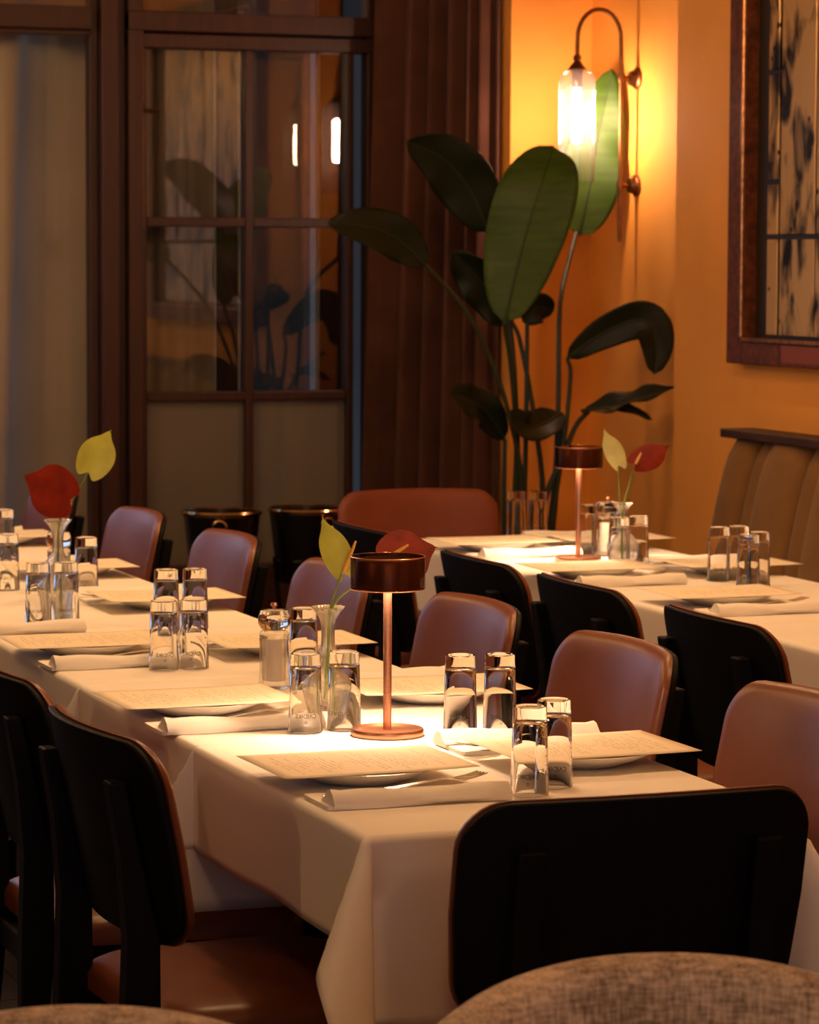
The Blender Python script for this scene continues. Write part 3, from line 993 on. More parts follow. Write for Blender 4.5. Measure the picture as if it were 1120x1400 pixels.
def make_chair(pad_mat):
    c = empty('dining_chair')
    c['category'] = 'chair'
    zc, hh = 0.695, 0.150
    ol = rrect(0.241, hh - 0.004, 0.060, 8)

    def wid(v): return 1.0 - 0.05 * max(0, -v / hh)

    def shell(u, v, h):
        x = u * wid(v); z = zc + v + 0.006 * (1 - (u / 0.235) ** 2) * (1 if v > 0 else 0) * (v / hh)
        return (x, back_y(x, z) + h, z)
    rings = (0.25, 0.5, 0.75, 0.9, 0.965, 1.0)
    MB().slab(ol, shell, rings, lambda r: 0.0, lambda r: -0.012).build('back_shell', M['black'], c, angle=50, bevel=0.003)
    ol2 = rrect(0.2435, hh - 0.0015, 0.062, 8)
    MB().slab(ol2, shell, rings, lambda r: 0.006 + 0.020 * (1 - r ** 7) ** 0.5, lambda r: 0.0005).build('back_pad', pad_mat, c, angle=60)
    # seat
    sl = rrect(0.225, 0.215, 0.075, 7)

    def seatf(u, v, h): return (u * (1 - 0.06 * (-v / 0.215)), v + 0.01, 0.43 + h - 0.012 * max(0, v / 0.215) ** 2)
    MB().slab(sl, seatf, rings, lambda r: 0.012 + 0.030 * (1 - r ** 6) ** 0.5, lambda r: -0.012).build('seat_pad', pad_mat, c, angle=60)
    MB().slab(rrect(0.215, 0.205, 0.07, 7), seatf, rings, lambda r: -0.013, lambda r: -0.026).build('seat_shell', M['black'], c)

    def post(pts):
        mb = MB()
        n = len(pts)
        vs, fs = [], []
        for (p, hw, hd) in pts:
            for dx, dy in ((-hw, -hd), (hw, -hd), (hw, hd), (-hw, hd)): vs.append((p[0] + dx, p[1] + dy, p[2]))
        for i in range(n - 1):
            for k in range(4):
                k2 = (k + 1) % 4
                fs.append((i * 4 + k, i * 4 + k2, i * 4 + 4 + k2, i * 4 + 4 + k))
        fs += [(3, 2, 1, 0), tuple(4 * (n - 1) + k for k in range(4))]
        return mb.add(vs, fs)
    for s in (-1, 1):
        x = s * 0.162
        yb = lambda z: back_y(x, z) - 0.012
        q = [((x * 1.12, -0.262, 0.0), 0.014, 0.015), ((x * 1.06, -0.232, 0.22), 0.017, 0.020), ((x, -0.222, 0.42), 0.019, 0.027),
             ((x, yb(0.56) - 0.020, 0.56), 0.019, 0.024), ((x, yb(0.68) - 0.014, 0.68), 0.019, 0.0145), ((x, yb(0.785) - 0.012, 0.785), 0.019, 0.0125)]
        post(q).build('rear_leg', M['black'], c, smooth=False, bevel=0.004)
        q = [((s * 0.19, 0.205, 0.0), 0.013, 0.013), ((s * 0.178, 0.165, 0.402), 0.019, 0.019)]
        post(q).build('front_leg', M['black'], c, smooth=False, bevel=0.004)
        slabo('side_rail', x - 0.012, x + 0.012, -0.20, 0.16, 0.36, 0.404, M['black'], c, 0.004)
    slabo('cross_rail', -0.155, 0.155, 0.135, 0.16, 0.36, 0.404, M['black'], c, 0.004)
    slabo('cross_rail', -0.155, 0.155, -0.222, -0.198, 0.36, 0.404, M['black'], c, 0.004)
    return c


CH = Stamp(make_chair(M['leather']))
G1, G2, G3 = 'brown leather chairs along the long row', 'black-backed chairs seen from behind', 'chairs of the banquette row'
rights = [(1.98, 4.29), (1.975, 5.00), (1.965, 5.68), (1.94, 6.44), (1.93, 7.22), (1.90, 7.94), (1.86, 8.71)]
for i, (x, y) in enumerate(rights):
    CH.put((x + 0.01, y, 0), PI / 2, f'brown leather dining chair facing us at the {ORD[i]} table of the long row', 'chair', G1)
CH.put((1.350, 4.40, 0), -PI / 2 + 0.05, 'black-backed chair seen from behind at the long-row table with the copper lamp', 'chair', G2)
CH.put((1.36, 5.03, 0), -PI / 2, 'black-backed chair cut by the picture edge, behind the other long-row chair back', 'chair', G2)
CH.put((1.618, 3.815, 0), 0, 'black-backed chair at the near end of the long row', 'chair', G2)
bl_ = ['nearest', 'second', 'third', 'farthest']
for i, (x, y) in enumerate(((2.79, 5.34), (2.785, 5.98), (2.775, 6.54), (2.79, 7.36))):
    CH.put((x, y, 0), -PI / 2, f'black-backed chair, {bl_[i]} of those pulled up to the banquette row', 'chair', G3)
rc = make_chair(M['leather_red'])
rc.location = (3.085, 8.19, 0); rc.rotation_euler = (0, 0, PI)
tag(rc, 'red brown leather chair facing us at the far end of the banquette row', 'chair')


# ------------------------------------------------------------------ tweed armchairs in the foreground
def make_tweed():
    c = empty('tweed_armchair'); c['category'] = 'armchair'; c['group'] = 'tweed armchairs in the foreground'

    def pos(a, h, z):
        """a in -1..1 around the back; h offset outward"""
        th = a * math.radians(100)
        rx_, ry_ = 0.280 + h, 0.25 + h
        return Vector((rx_ * math.sin(th), ry_ * math.cos(th), z))

    def topz(a): return 0.83 - 0.19 * abs(a) ** 2.2

    def ring(a):
        zt = topz(a); T = 0.030
        pr = [(-T, 0.36), (-T - 0.004, 0.5), (-T, zt - 0.03)]
        for k in range(7):
            an = PI - PI * k / 6
            pr.append((T * math.cos(an), zt - T * 0.75 + T * 0.75 * math.sin(an)))
        pr += [(T, zt - 0.03), (T + 0.004, 0.5), (T, 0.36)]
        return [pos(a, h, z) for (h, z) in pr]
    n = 40
    vs, fs = [], []
    m = None
    for i in range(n + 1):
        r_ = ring(-1 + 2 * i / n); m = len(r_)
        vs += r_
    for i in range(n):
        for k in range(m):
            k2 = (k + 1) % m
            fs.append((i * m + k, i * m + k2, (i + 1) * m + k2, (i + 1) * m + k))
    fs.append(tuple(range(m))); fs.append(tuple(n * m + k for k in range(m))[::-1])
    bk = MB().add(vs, fs).build('backrest', M['tweed'], c, angle=60)
    sm = [pos(-1 + 2 * k / 60, -0.026, topz(-1 + 2 * k / 60) - 0.020) for k in range(61)]
    MB().tube(sm, 0.0028, 6).build('piping', M['tweed'], bk)
    MB().slab(rrect(0.215, 0.225, 0.11, 8), lambda u, v, h: (u, v - 0.03, 0.42 + h), (0.3, 0.6, 0.85, 0.95, 1.0),
              lambda r: 0.05 * (1 - r ** 6) ** 0.5, lambda r: -0.06).build('seat_cushion', M['tweed'], c, angle=60)
    for sx_ in (-1, 1):
        for sy_ in (-1, 1):
            MB().tube([(sx_ * 0.17, sy_ * 0.17 - 0.02, 0.37), (sx_ * 0.20, sy_ * 0.21 - 0.02, 0.0)], [0.02, 0.012], 10).build('leg', M['black'], c)
    return c


TW = Stamp(make_tweed())
TW.put((1.225, 2.560, 0), math.radians(-14), 'beige tweed armchair in front of the black chair at the row end', None, None)
TW.put((0.600, 2.545, 0), math.radians(-26), 'beige tweed armchair at the picture corner below the side chair', None, None)

# ------------------------------------------------------------------ wine coolers by the window
def make_cooler():
    c = empty('wine_cooler'); c['category'] = 'wine cooler'; c['group'] = 'wine coolers on stands by the window'
    MB().lathe([(0.0, 0.46), (0.085, 0.46), (0.098, 0.47), (0.122, 0.685), (0.120, 0.687), (0.094, 0.475), (0.0, 0.468)], 40).build('bucket', M['bucket'], c)
    MB().lathe([(0.120, 0.684), (0.127, 0.690), (0.131, 0.698), (0.127, 0.703), (0.120, 0.698)], 48, close=True).build('rim', M['brass'], c)
    for s in (-1, 1):
        th = [(0.022 * math.cos(2 * PI * k / 20) * 1.0, 0, 0.022 * math.sin(2 * PI * k / 20)) for k in range(21)]
        a = math.radians(-110 if s < 0 else 70)
        MB().tube(th, 0.004, 6).build('ring_handle', M['brass'], c, (0.122 * math.cos(a), 0.122 * math.sin(a), 0.655), (0, 0, a + PI / 2))
    MB().tube([(0.105 * math.cos(2 * PI * k / 32), 0.105 * math.sin(2 * PI * k / 32), 0.535) for k in range(33)], 0.006, 6).build('stand_ring', M['bucket'], c)
    for k in range(3):
        a = 2 * PI * k / 3 + 0.4
        MB().tube([(0.108 * math.cos(a), 0.108 * math.sin(a), 0.545), (0.085 * math.cos(a), 0.085 * math.sin(a), 0.3), (0.15 * math.cos(a), 0.15 * math.sin(a), 0.0)], 0.008, 8).build('stand_leg', M['bucket'], c)
    return c


CO = Stamp(make_cooler())
CO.put((2.857, 9.60, 0), 0.0, 'black wine cooler with brass rim and ring handle under the six-pane window')
CO.put((3.150, 9.62, 0), 0.6, 'black wine cooler partly hidden beside the red brown chair')

# ------------------------------------------------------------------ table lamps
def make_lamp():
    c = empty('table_lamp'); c['category'] = 'lamp'; c['group'] = 'portable copper table lamps'
    MB().lathe([(0, 0), (0.058, 0), (0.059, 0.003), (0.059, 0.009), (0.0575, 0.0115), (0.0535, 0.0115), (0.051, 0.0095), (0.012, 0.0095), (0.0, 0.0095)], 48).build('base', M['copper'], c)
    MB().tube([(0, 0, 0.009), (0, 0, 0.236)], 0.0068, 16).build('stem', M['copper'], c)
    MB().lathe([(0.0, 0.284), (0.050, 0.284), (0.052, 0.281), (0.052, 0.2362), (0.0505, 0.2362), (0.050, 0.249), (0.0, 0.249)], 48).build('inner_shade', M['copper_dark'], c)
    MB().lathe([(0.0, 0.2885), (0.0575, 0.2885), (0.060, 0.286), (0.060, 0.237), (0.059, 0.236)], 56).build('glass_shade', M['smoke'], c)
    MB().lathe([(0.0595, 0.2868), (0.0603, 0.2875), (0.0595, 0.2885), (0.0588, 0.2878)], 56, close=True).build('upper_rim', M['copper'], c)
    MB().lathe([(0.0592, 0.2352), (0.0602, 0.236), (0.0592, 0.237), (0.0584, 0.236)], 56, close=True).build('lower_rim', M['copper'], c)
    MB().lathe([(0.012, 0.2475), (0.0495, 0.2475)], 40).build('diffuser', M['diffuser'], c)
    return c


LP = Stamp(make_lamp())
for (x, y, lb, pw) in ((1.676, 4.705, 'copper table lamp on the nearest table of the long row', 9.0), (3.095, 7.262, 'copper table lamp on the banquette row beside the vase', 7.0)):
    LP.put((x, y, 0.7512), 0, lb)
    d = bpy.data.lights.new('lamp_glow', 'AREA'); d.shape = 'DISK'; d.size = 0.085; d.energy = pw; d.color = (1.0, 0.78, 0.54)
    o = bpy.data.objects.new('lamp_light', d); COL.objects.link(o); o.location = (x, y, 0.75 + 0.2465)

# ------------------------------------------------------------------ place settings
PLATE = MB().lathe([(0, 0.0), (0.062, 0.0), (0.066, 0.003), (0.092, 0.011), (0.117, 0.0225), (0.118, 0.0245), (0.116, 0.0250), (0.090, 0.0145), (0.060, 0.006), (0, 0.005)], 48).build('plate', M['china'])
PLATE['category'] = 'plate'; PLATE['group'] = 'white plates under the menus'


def make_menu():
    def fn(a, b):
        x = (a - 0.5) * 0.300; y = (b - 0.5) * 0.218
        z = 0.0262 + 0.002 * (abs(x) / 0.15) ** 3 * (1 if x > 0 else 0.4)
        return (x, y, z)
    o = MB().grid(fn, 14, 10).build('menu', M['menu'], angle=180, solid=0.0006)
    o['category'] = 'menu'; o['group'] = 'paper menus on the plates'
    return o


MENU = make_menu()


def make_napkin():
    c = empty('folded_napkin'); c['category'] = 'napkin'; c['group'] = 'folded white napkins beside the plates'
    # under fold: flat cloth; upper fold: rolled pouch along the near edge
    ol = rrect(0.135, 0.055, 0.006, 3)
    MB().slab(ol, lambda u, v, h: (u, v + 0.010 + 0.004 * math.sin(u * 20), h), (0.4, 0.8, 0.96, 1.0), lambda r: 0.006, lambda r: 0.0).build('lower_fold', M['napkin'], c)

    def sec(a):
        x = -0.128 + 0.266 * a
        g = 1 + 0.10 * math.sin(a * 9) + (0.15 if a < 0.04 else 0)
        return [(x, -0.048 - 0.004 * math.sin(a * 7), 0.0005), (x + 0.002, -0.052, 0.008), (x, -0.048, 0.018 * g), (x, -0.036, 0.0245 * g),
                (x, -0.024, 0.0225 * g), (x, -0.012, 0.013 * g), (x, 0.002, 0.0085), (x, 0.0, 0.0035)]
    n = 18; m = 8
    vs, fs = [], []
    for i in range(n + 1): vs += sec(i / n)
    for i in range(n):
        for k in range(m):
            k2 = (k + 1) % m
            fs.append((i * m + k, i * m + k2, (i + 1) * m + k2, (i + 1) * m + k))
    fs.append(tuple(range(m))[::-1]); fs.append(tuple(n * m + k for k in range(m)))
    MB().add(vs, fs).build('upper_fold', M['napkin'], c, angle=50)
    MB().tube([(-0.125, -0.046, 0.0065), (0.135, -0.050, 0.0065)], 0.0022, 5).build('hem', M['napkin'], c)
    return c


NAP = make_napkin()


def make_fork():
    def strip(pts):
        """pts: (x, half width, z)"""
        vs, fs = [], []
        for (x, hw, z) in pts:
            vs += [(x, -hw, z), (x, hw, z), (x, hw, z + 0.0016), (x, -hw, z + 0.0016)]
        n = len(pts)
        for i in range(n - 1):
            for k in range(4):
                k2 = (k + 1) % 4
                fs.append((i * 4 + k, i * 4 + k2, i * 4 + 4 + k2, i * 4 + 4 + k))
        fs += [(3, 2, 1, 0), tuple(4 * (n - 1) + k for k in range(4))]
        return vs, fs
    mb = MB()
    vs, fs = strip([(-0.10, 0.007, 0.0), (-0.085, 0.0085, 0.001), (-0.03, 0.0045, 0.003), (0.02, 0.003, 0.005), (0.035, 0.006, 0.003), (0.045, 0.0115, 0.0015), (0.055, 0.0125, 0.001)])
    mb.add(vs, fs)
    for k in range(4):
        y = -0.0105 + 0.007 * k
        vs, fs = strip([(0.053, 0.0021, 0.001), (0.075, 0.0018, 0.0025), (0.100, 0.0010, 0.006)])
        mb.add([(p[0], p[1] + y, p[2]) for p in vs], fs)
    o = mb.build('fork', M['steel'], angle=40); o['category'] = 'fork'; o['group'] = 'steel forks on the napkins'
    return o


def make_knife():
    mb = MB()
    sec = [(-0.11, 0.005, 0.0025), (-0.10, 0.0065, 0.003), (-0.03, 0.0055, 0.003), (-0.01, 0.0040, 0.0025), (0.0, 0.0075, 0.001), (0.09, 0.0080, 0.0009), (0.115, 0.0035, 0.0008), (0.12, 0.001, 0.0006)]
    vs, fs = [], []
    for (x, hw, hz) in sec:
        for k in range(8):
            a = 2 * PI * k / 8
            vs.append((x, hw * math.cos(a), 0.003 + hz * math.sin(a)))
    for i in range(len(sec) - 1):
        for k in range(8):
            k2 = (k + 1) % 8
            fs.append((i * 8 + k, i * 8 + k2, i * 8 + 8 + k2, i * 8 + 8 + k))
    fs += [tuple(range(8))[::-1], tuple((len(sec) - 1) * 8 + k for k in range(8))]
    o = mb.add(vs, fs).build('knife', M['steel'], angle=40); o['category'] = 'knife'; o['group'] = 'steel knives by the napkins'
    return o


sP, sM, sN, sF, sK = Stamp(PLATE), Stamp(MENU), Stamp(NAP), Stamp(make_fork()), Stamp(make_knife())
rs = random.Random(3)


def setting(x, y, side, where, jig=0.0, napx=0.0, full=True):
    """side 0: diner sits at -x looking to +x; side 1: the other way round"""
    z = 0.7512
    a = 0 if side == 0 else PI
    s = 1 if side == 0 else -1
    if not full:
        sN.put((x + s * 0.012, y - s * 0.186, z), a, f'folded white napkin, {where}')
        return
    sP.put((x + s * 0.002, y, z), 0, f'white china plate under the menu, {where}')
    sM.put((x, y, z), a + jig, f'cream menu on a plate, {where}')
    sN.put((x + s * (0.012 + napx), y - s * 0.186, z), a, f'folded white napkin beside the menu, {where}')
    f = sF.put((x + s * 0.062, y - s * 0.148, z + 0.0140), a + math.radians(22), f'steel fork resting on the napkin, {where}')
    k = sK.put((x + s * 0.00, y - s * 0.172, z + 0.0065), a, f'steel table knife on the napkin, {where}')


LW = ['at the black chair side of the nearest long-row table', 'at the black chair side of the second long-row table',
      'at the aisle side of the third long-row table', 'at the aisle side of the fourth long-row table']
for (x, y, wh, j) in ((1.490, 4.315, LW[0], 0.03), (1.455, 5.045, LW[1], 0.02), (1.470, 5.862, LW[2], -0.01)):
    setting(x, y, 0, wh, j)
setting(1.405, 6.43, 0, LW[3], full=False)
for i, (x, y, j) in enumerate(((1.862, 4.350, 0.02), (1.880, 5.06, -0.02), (1.838, 5.745, 0.0), (1.830, 6.58, 0.02), (1.788, 7.30, 0.0), (1.806, 8.145, 0.0))):
    setting(x, y, 1, f'before the brown chair of the {ORD[i]} long-row table', j)
setting(3.015, 6.27, 0, 'at the black chair side of the second banquette table')
setting(2.965, 6.895, 0, 'at the black chair side of the third banquette table')
setting(3.00, 7.60, 0, 'at the black chair side of the farthest banquette table')
setting(3.325, 6.875, 1, 'at the bench side of the third banquette table', napx=-0.032)
setting(3.325, 7.605, 1, 'at the bench side of the farthest banquette table')


# ------------------------------------------------------------------ tumblers (turned upside down)
def bent_text(body, size, radius, zc, ang):
    cu = bpy.data.curves.new('print_curve', 'FONT'); cu.body = body; cu.size = size; cu.align_x = 'CENTER'; cu.align_y = 'CENTER'
    cu.resolution_u = 2
    ob = bpy.data.objects.new('print_tmp', cu); COL.objects.link(ob)
    bpy.context.view_layer.update()
    dg = bpy.context.evaluated_depsgraph_get()
    me = bpy.data.meshes.new_from_object(ob.evaluated_get(dg))
    bpy.data.objects.remove(ob); bpy.data.curves.remove(cu)
    mb = MB()
    vs = []
    for v in me.vertices:
        a = ang - v.co.x / radius                 # turned by 180 degrees: the glass stands on its rim
        vs.append((radius * math.cos(a), radius * math.sin(a), zc - v.co.y))
    mb.add(vs, [tuple(p.vertices)[::-1] for p in me.polygons])
    bpy.data.meshes.remove(me)
    return mb


def make_tumbler():
    c = empty('tumbler'); c['category'] = 'glass'; c['group'] = 'upturned tumblers on the tables'
    # rim at z = 0, thick base on top
    MB().lathe([(0.0262, 0.0), (0.0272, 0.0004), (0.0278, 0.002), (0.0262, 0.060), (0.0250, 0.1065), (0.0245, 0.1090), (0.0243, 0.1255), (0.0236, 0.1278),
                (0.0205, 0.1278), (0.0190, 0.1258), (0.0, 0.1250), (0.0, 0.1060), (0.0205, 0.1055), (0.0228, 0.1030), (0.0243, 0.060), (0.0258, 0.002)], 48, close=True).build('glass_body', M['tumbler'], c, angle=50)
    fa = math.radians(250)
    ang = fa + PI
    b1 = bent_text('CVIDIKE', 0.0098, 0.0279, 0.030, math.radians(250))
    b1.build('print', M['ink'], c, smooth=False)
    ring = MB()
    a0 = math.radians(250)
    pts = []
    n = 16
    vs, fs = [], []
    for k in range(n):
        t = 2 * PI * k / n
        for rr_ in (0.0021, 0.0013):
            a = a0 + rr_ * math.cos(t) / 0.0281
            vs.append((0.0281 * math.cos(a), 0.0281 * math.sin(a), 0.0195 + rr_ * math.sin(t)))
    for k in range(n):
        k2 = (k + 1) % n
        fs.append((2 * k, 2 * k2, 2 * k2 + 1, 2 * k + 1))
    ring.add(vs, fs).build('print_emblem', M['ink'], c, smooth=False)
    tk = MB()
    for k, z in enumerate((0.045, 0.058, 0.070, 0.082)):
        aa = math.radians(318)
        r_ = 0.0281 - 0.0278 * 0.0 - (z - 0.002) * 0.0262
        pts = [(r_ * math.cos(aa + t), r_ * math.sin(aa + t), zz) for zz in (z - 0.0005, z + 0.0005) for t in (-0.14, 0, 0.14)]
        tk.add(pts, [(0, 1, 4, 3), (1, 2, 5, 4)])
    tk.build('measure_marks', M['ink'], c, smooth=False)
    return c


TG = Stamp(make_tumbler())
q = 1.0142
gl = [
    (1.658, 4.057, 'front tumbler of the pair nearest the end chair'), (1.717, 4.110, 'rear tumbler of the pair nearest the end chair'),
    (1.767, 4.616, 'tumbler next to the copper lamp stem, brown chair side'), (1.830, 4.605, 'tumbler farther from the copper lamp, brown chair side'),
    (1.539, 4.708, 'tumbler before the pepper mill on the long row'), (1.606, 4.714, 'tumbler before the glass vase, beside the copper lamp'),
    (1.735, 5.319, 'tumbler behind the pepper mill on the long row'),
    (1.529, 5.510, 'front tumbler nearer the aisle in the cluster of four'), (1.5875, 5.514, 'front tumbler nearer the pepper mill in the cluster of four'),
    (1.687, 6.060, 'back tumbler nearer the aisle in the cluster of four'), (1.746, 6.057, 'back tumbler nearer the brown chairs in the cluster of four'),
    (1.474, 6.268, 'tumbler before the far pepper mill, nearer the picture edge'), (1.532, 6.266, 'tumbler right in front of the far red flower vase'),
    (1.710, 6.804, 'tumbler behind the vase with the dark red flower'),
    (1.703, 7.604, 'tumbler cut by the picture edge, the upper one'), (1.560, 6.931, 'tumbler cut by the picture edge, the lower one'),
    (3.140, 7.791, 'far tumbler of the banquette row nearer the red chair'), (3.196, 7.776, 'far tumbler of the banquette row nearer the plant stalks'),
    (3.140, 7.313, 'tumbler just behind the lamp stem on the banquette row'), (3.198, 7.346, 'tumbler between lamp stem and white pepper mill'),
    (3.063, 6.934, 'tumbler in front of the vase on the banquette row'), (3.124, 6.959, 'tumbler beside the vase, bench side of the banquette row'),
    (3.177, 6.618, 'front tumbler of the middle pair on the banquette row'), (3.232, 6.628, 'rear tumbler of the middle pair on the banquette row'),
    (3.158, 6.424, 'front tumbler of the pair nearest the bench channels'), (3.208, 6.472, 'rear tumbler of the pair nearest the bench channels'),
]
for i, (x, y, lb) in enumerate(gl):
    TG.put((x * q, y * q, 0.7512), rs.uniform(-0.25, 0.25), 'upturned clear ' + lb)


# ------------------------------------------------------------------ pepper mills
def make_mill(body_mat):
    c = empty('pepper_mill'); c['category'] = 'pepper mill'; c['group'] = 'clear pepper mills'
    MB().lathe([(0.0, 0.0), (0.0275, 0.0), (0.0285, 0.003), (0.0275, 0.010), (0.0265, 0.014), (0.0265, 0.020), (0.0258, 0.024), (0.0258, 0.082), (0.0268, 0.086), (0.0258, 0.090), (0.0268, 0.094), (0.0255, 0.099), (0.022, 0.102), (0.0, 0.102)], 36).build('body', M['vase_glass'], c)
    MB().lathe([(0.0, 0.012), (0.0145, 0.012), (0.0145, 0.086), (0.0, 0.086)], 24).build('pepper_chamber', body_mat, c)
    MB().lathe([(0.0, 0.1025), (0.016, 0.1025), (0.024, 0.106), (0.0288, 0.115), (0.0288, 0.124), (0.0255, 0.134), (0.0245, 0.1385), (0.0, 0.1390)], 36).build('head', M['glass_solid'], c)
    MB().lathe([(0.0, 0.139), (0.0025, 0.139), (0.0025, 0.1435), (0.0055, 0.1445), (0.0065, 0.148), (0.0045, 0.1515), (0.0, 0.152)], 18).build('knob', M['copper'], c)
    return c


PM = Stamp(make_mill(M['salt']))
PM.put((1.671, 5.291, 0.7512), 0, 'clear acrylic pepper mill beside the long-row vase')
PM.put((1.677, 6.925, 0.7512), 0, 'clear acrylic pepper mill behind tumblers by the far red flower')
PM.put((3.219, 7.36, 0.7512), 0, 'white-filled acrylic pepper mill on the banquette row')


# ------------------------------------------------------------------ bud vases and anthuriums
def make_vase():
    c = MB()
    prof = [(0.0, 0.0), (0.022, 0.0), (0.030, 0.006), (0.041, 0.024), (0.045, 0.046), (0.042, 0.066), (0.030, 0.086), (0.0165, 0.098), (0.0118, 0.108), (0.0110, 0.125), (0.0112, 0.140), (0.0135, 0.153), (0.0200, 0.165), (0.0275, 0.1735), (0.0285, 0.175), (0.0270, 0.1745), (0.0185, 0.165), (0.0118, 0.153), (0.0094, 0.140), (0.0092, 0.125), (0.0100, 0.108), (0.0145, 0.096), (0.028, 0.083), (0.0395, 0.065), (0.0425, 0.046), (0.0385, 0.026), (0.028, 0.010), (0.0, 0.007)]
    n = 48
    vs, fs = [], []
    for (r, z) in prof:
        for k in range(n):
            a = 2 * PI * k / n
            q_ = r * (1 + (0.035 if z > 0.095 else 0.012) * (1 if (k // 2) % 2 else -1))
            vs.append((q_ * math.cos(a), q_ * math.sin(a), z))
    for i in range(len(prof) - 1):
        for k in range(n):
            k2 = (k + 1) % n
            fs.append((i * n + k, i * n + k2, (i + 1) * n + k2, (i + 1) * n + k))
    o = c.add(vs, fs).build('bud_vase', M['vase_glass'], angle=40)
    o['category'] = 'vase'; o['group'] = 'ribbed glass bud vases'
    return o


VS = Stamp(make_vase())
VS.put((1.676, 5.005, 0.7512), 0, 'ribbed glass bud vase behind the copper lamp')
VS.put((1.624, 6.715, 0.7512), 0, 'ribbed glass bud vase on the fifth long-row table', scale=1.06)
VS.put((3.165, 7.145, 0.7512), 0, 'ribbed glass bud vase on the banquette row', scale=0.88)


def heart(n=40):
    """heart outline, attach point at the origin, tip towards +v; unit length"""
    pts = []
    for k in range(n):
        t = 2 * PI * k / n - PI / 2            # start at the notch
        r = 0.5
        x = 0.40 * math.cos(t) * (1 + 0.10 * math.sin(t))
        y = 0.5 * math.sin(t) + 0.28
        d = math.cos((t + PI / 2) / 2)
        notch = math.exp(-((t + PI / 2 if t + PI / 2 < PI else t + PI / 2 - 2 * PI) / 0.32) ** 2)
        y += 0.19 * notch
        tip = math.exp(-((t - PI / 2) / 0.30) ** 2)
        y += 0.13 * tip
        x *= (1 - 0.35 * math.exp(-((t - PI / 2) / 0.7) ** 2))
        pts.append((x, y))
    return pts


def flower(label, vase, attach, tip, normal, length, width, mat, stem_pts, spadix=None, cup=0.12, tail=0.16):
    e = empty('anthurium', vase); tag(e, label, 'flower')
    V = Vector(vase)
    A = Vector(attach); T = (Vector(tip) - A).normalized(); Nn = Vector(normal)
    Nn = (Nn - T * Nn.dot(T)).normalized()
    Sd = T.cross(Nn)
    ol = heart()

    def fn(u, v, h):
        cv = -cup * (u * u * 2.2) * length - 0.10 * length * max(0, v - 0.25) ** 2
        p = A + Sd * (u * width / 0.8) + T * (v * length / 0.91) + Nn * (cv + h + 0.006 * length * math.sin(u * 40) * abs(u))
        return p - V
    s = MB().slab(ol, fn, (0.2, 0.4, 0.6, 0.8, 0.95, 1.0), lambda r: 0.0005, lambda r: -0.0005)
    sp = s.build('spathe', M[mat], e, angle=70)
    # drawn-out point
    a = A + T * (0.88 * length) - Nn * (0.04 * length)
    MB().tube([a - V, a + T * length * tail * 0.5 - V, a + T * length * tail + Sd * 0.02 * length - V], [0.0022, 0.0013, 0.0006], 6).build('tip', M[mat], sp)
    if spadix:
        d_ = Vector(spadix) - A
        MB().tube([A + Nn * 0.002 - V, A + d_ * 0.5 + Nn * 0.004 - V, A + d_ + Nn * 0.006 - V], [0.0042, 0.0036, 0.0018], 8).build('spadix', M['spadix'], e)
    C = catmull([Vector(p) - V for p in stem_pts], 14)
    MB().tube(C, 0.0021, 7).build('stem', M['flower_stem'], e)
    return e


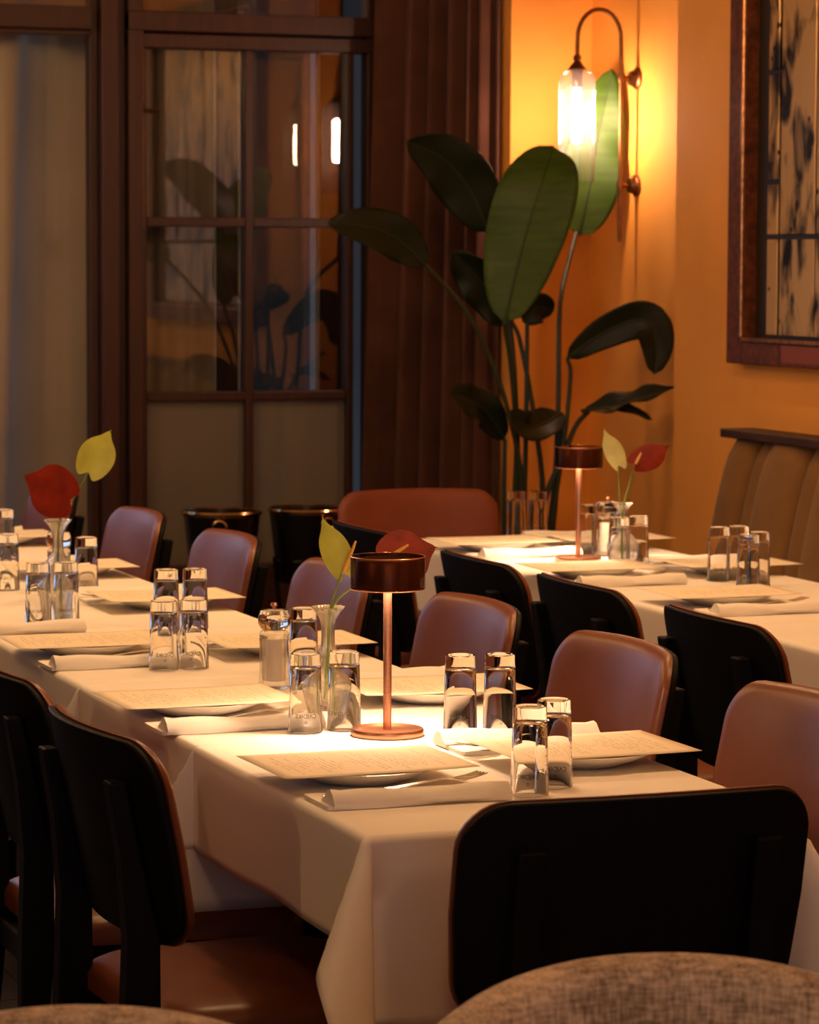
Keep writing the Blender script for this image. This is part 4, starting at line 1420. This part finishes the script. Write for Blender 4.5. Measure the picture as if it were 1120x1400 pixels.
v1 = (1.676, 5.005, 0.7512)
flower('yellow-green anthurium beside the copper lamp shade', v1, (1.700, 4.995, 0.985), (1.663, 4.995, 1.072), (-0.55, -0.80, 0.10), 0.098, 0.052, 'flower_green',
       [(1.680, 5.006, 0.765), (1.676, 5.005, 0.86), (1.680, 5.003, 0.925), (1.6985, 4.998, 0.982)], spadix=(1.716, 4.975, 1.040))
flower('dark red anthurium rising behind the copper lamp shade', v1, (1.775, 4.985, 1.005), (1.835, 4.972, 1.022), (-0.25, -0.60, 0.75), 0.085, 0.125, 'flower_red',
       [(1.670, 5.003, 0.77), (1.676, 5.004, 0.86), (1.684, 5.000, 0.928), (1.721, 4.99, 0.964), (1.772, 4.986, 1.002)], spadix=(1.80, 4.95, 1.028))
v2 = (1.624, 6.715, 0.7512)


def k2(p, s=6.715 / 6.88): return (p[0] * s, p[1] * s, 1.52 + (p[2] - 1.52) * s)


flower('dark red anthurium on the fifth long-row table', v2, k2((1.690, 6.88, 0.968)), k2((1.594, 6.86, 1.020)), (-0.35, -0.85, 0.35), 0.118, 0.118, 'flower_red',
       [(1.626, 6.713, 0.765), (1.624, 6.716, 0.86), (1.627, 6.713, 0.935), k2((1.694, 6.885, 0.966))])
flower('yellow-green anthurium standing up on the fifth long-row table', v2, k2((1.736, 6.88, 1.030)), k2((1.774, 6.88, 1.100)), (-0.3, -0.93, 0.15), 0.100, 0.082, 'flower_green',
       [(1.621, 6.718, 0.768), (1.624, 6.714, 0.86), (1.629, 6.712, 0.935), k2((1.718, 6.915, 0.980)), k2((1.730, 6.905, 1.008)), k2((1.736, 6.886, 1.030))])
v3 = (3.165, 7.145, 0.7512)


def k3(p, s=7.145 / 6.9): return (p[0] * s, p[1] * s, 1.52 + (p[2] - 1.52) * s)


flower('pale green anthurium on the banquette row', v3, k3((3.046, 6.9, 1.018)), k3((3.008, 6.9, 1.094)), (-0.75, -0.62, 0.2), 0.095, 0.052, 'flower_cream',
       [(3.163, 7.143, 0.765), (3.1635, 7.145, 0.85), (3.162, 7.145, 0.88), (3.158, 7.145, 0.905), k3((3.044, 6.9, 1.015))])
flower('dark red anthurium on the banquette row', v3, k3((3.090, 6.9, 1.020)), k3((3.165, 6.9, 1.058)), (-0.2, -0.72, 0.65), 0.100, 0.075, 'flower_red',
       [(3.168, 7.147, 0.765), (3.166, 7.145, 0.85), k3((3.060, 6.9, 0.925)), k3((3.072, 6.9, 0.965)), k3((3.088, 6.903, 1.018))], spadix=k3((3.085, 6.86, 1.045)))
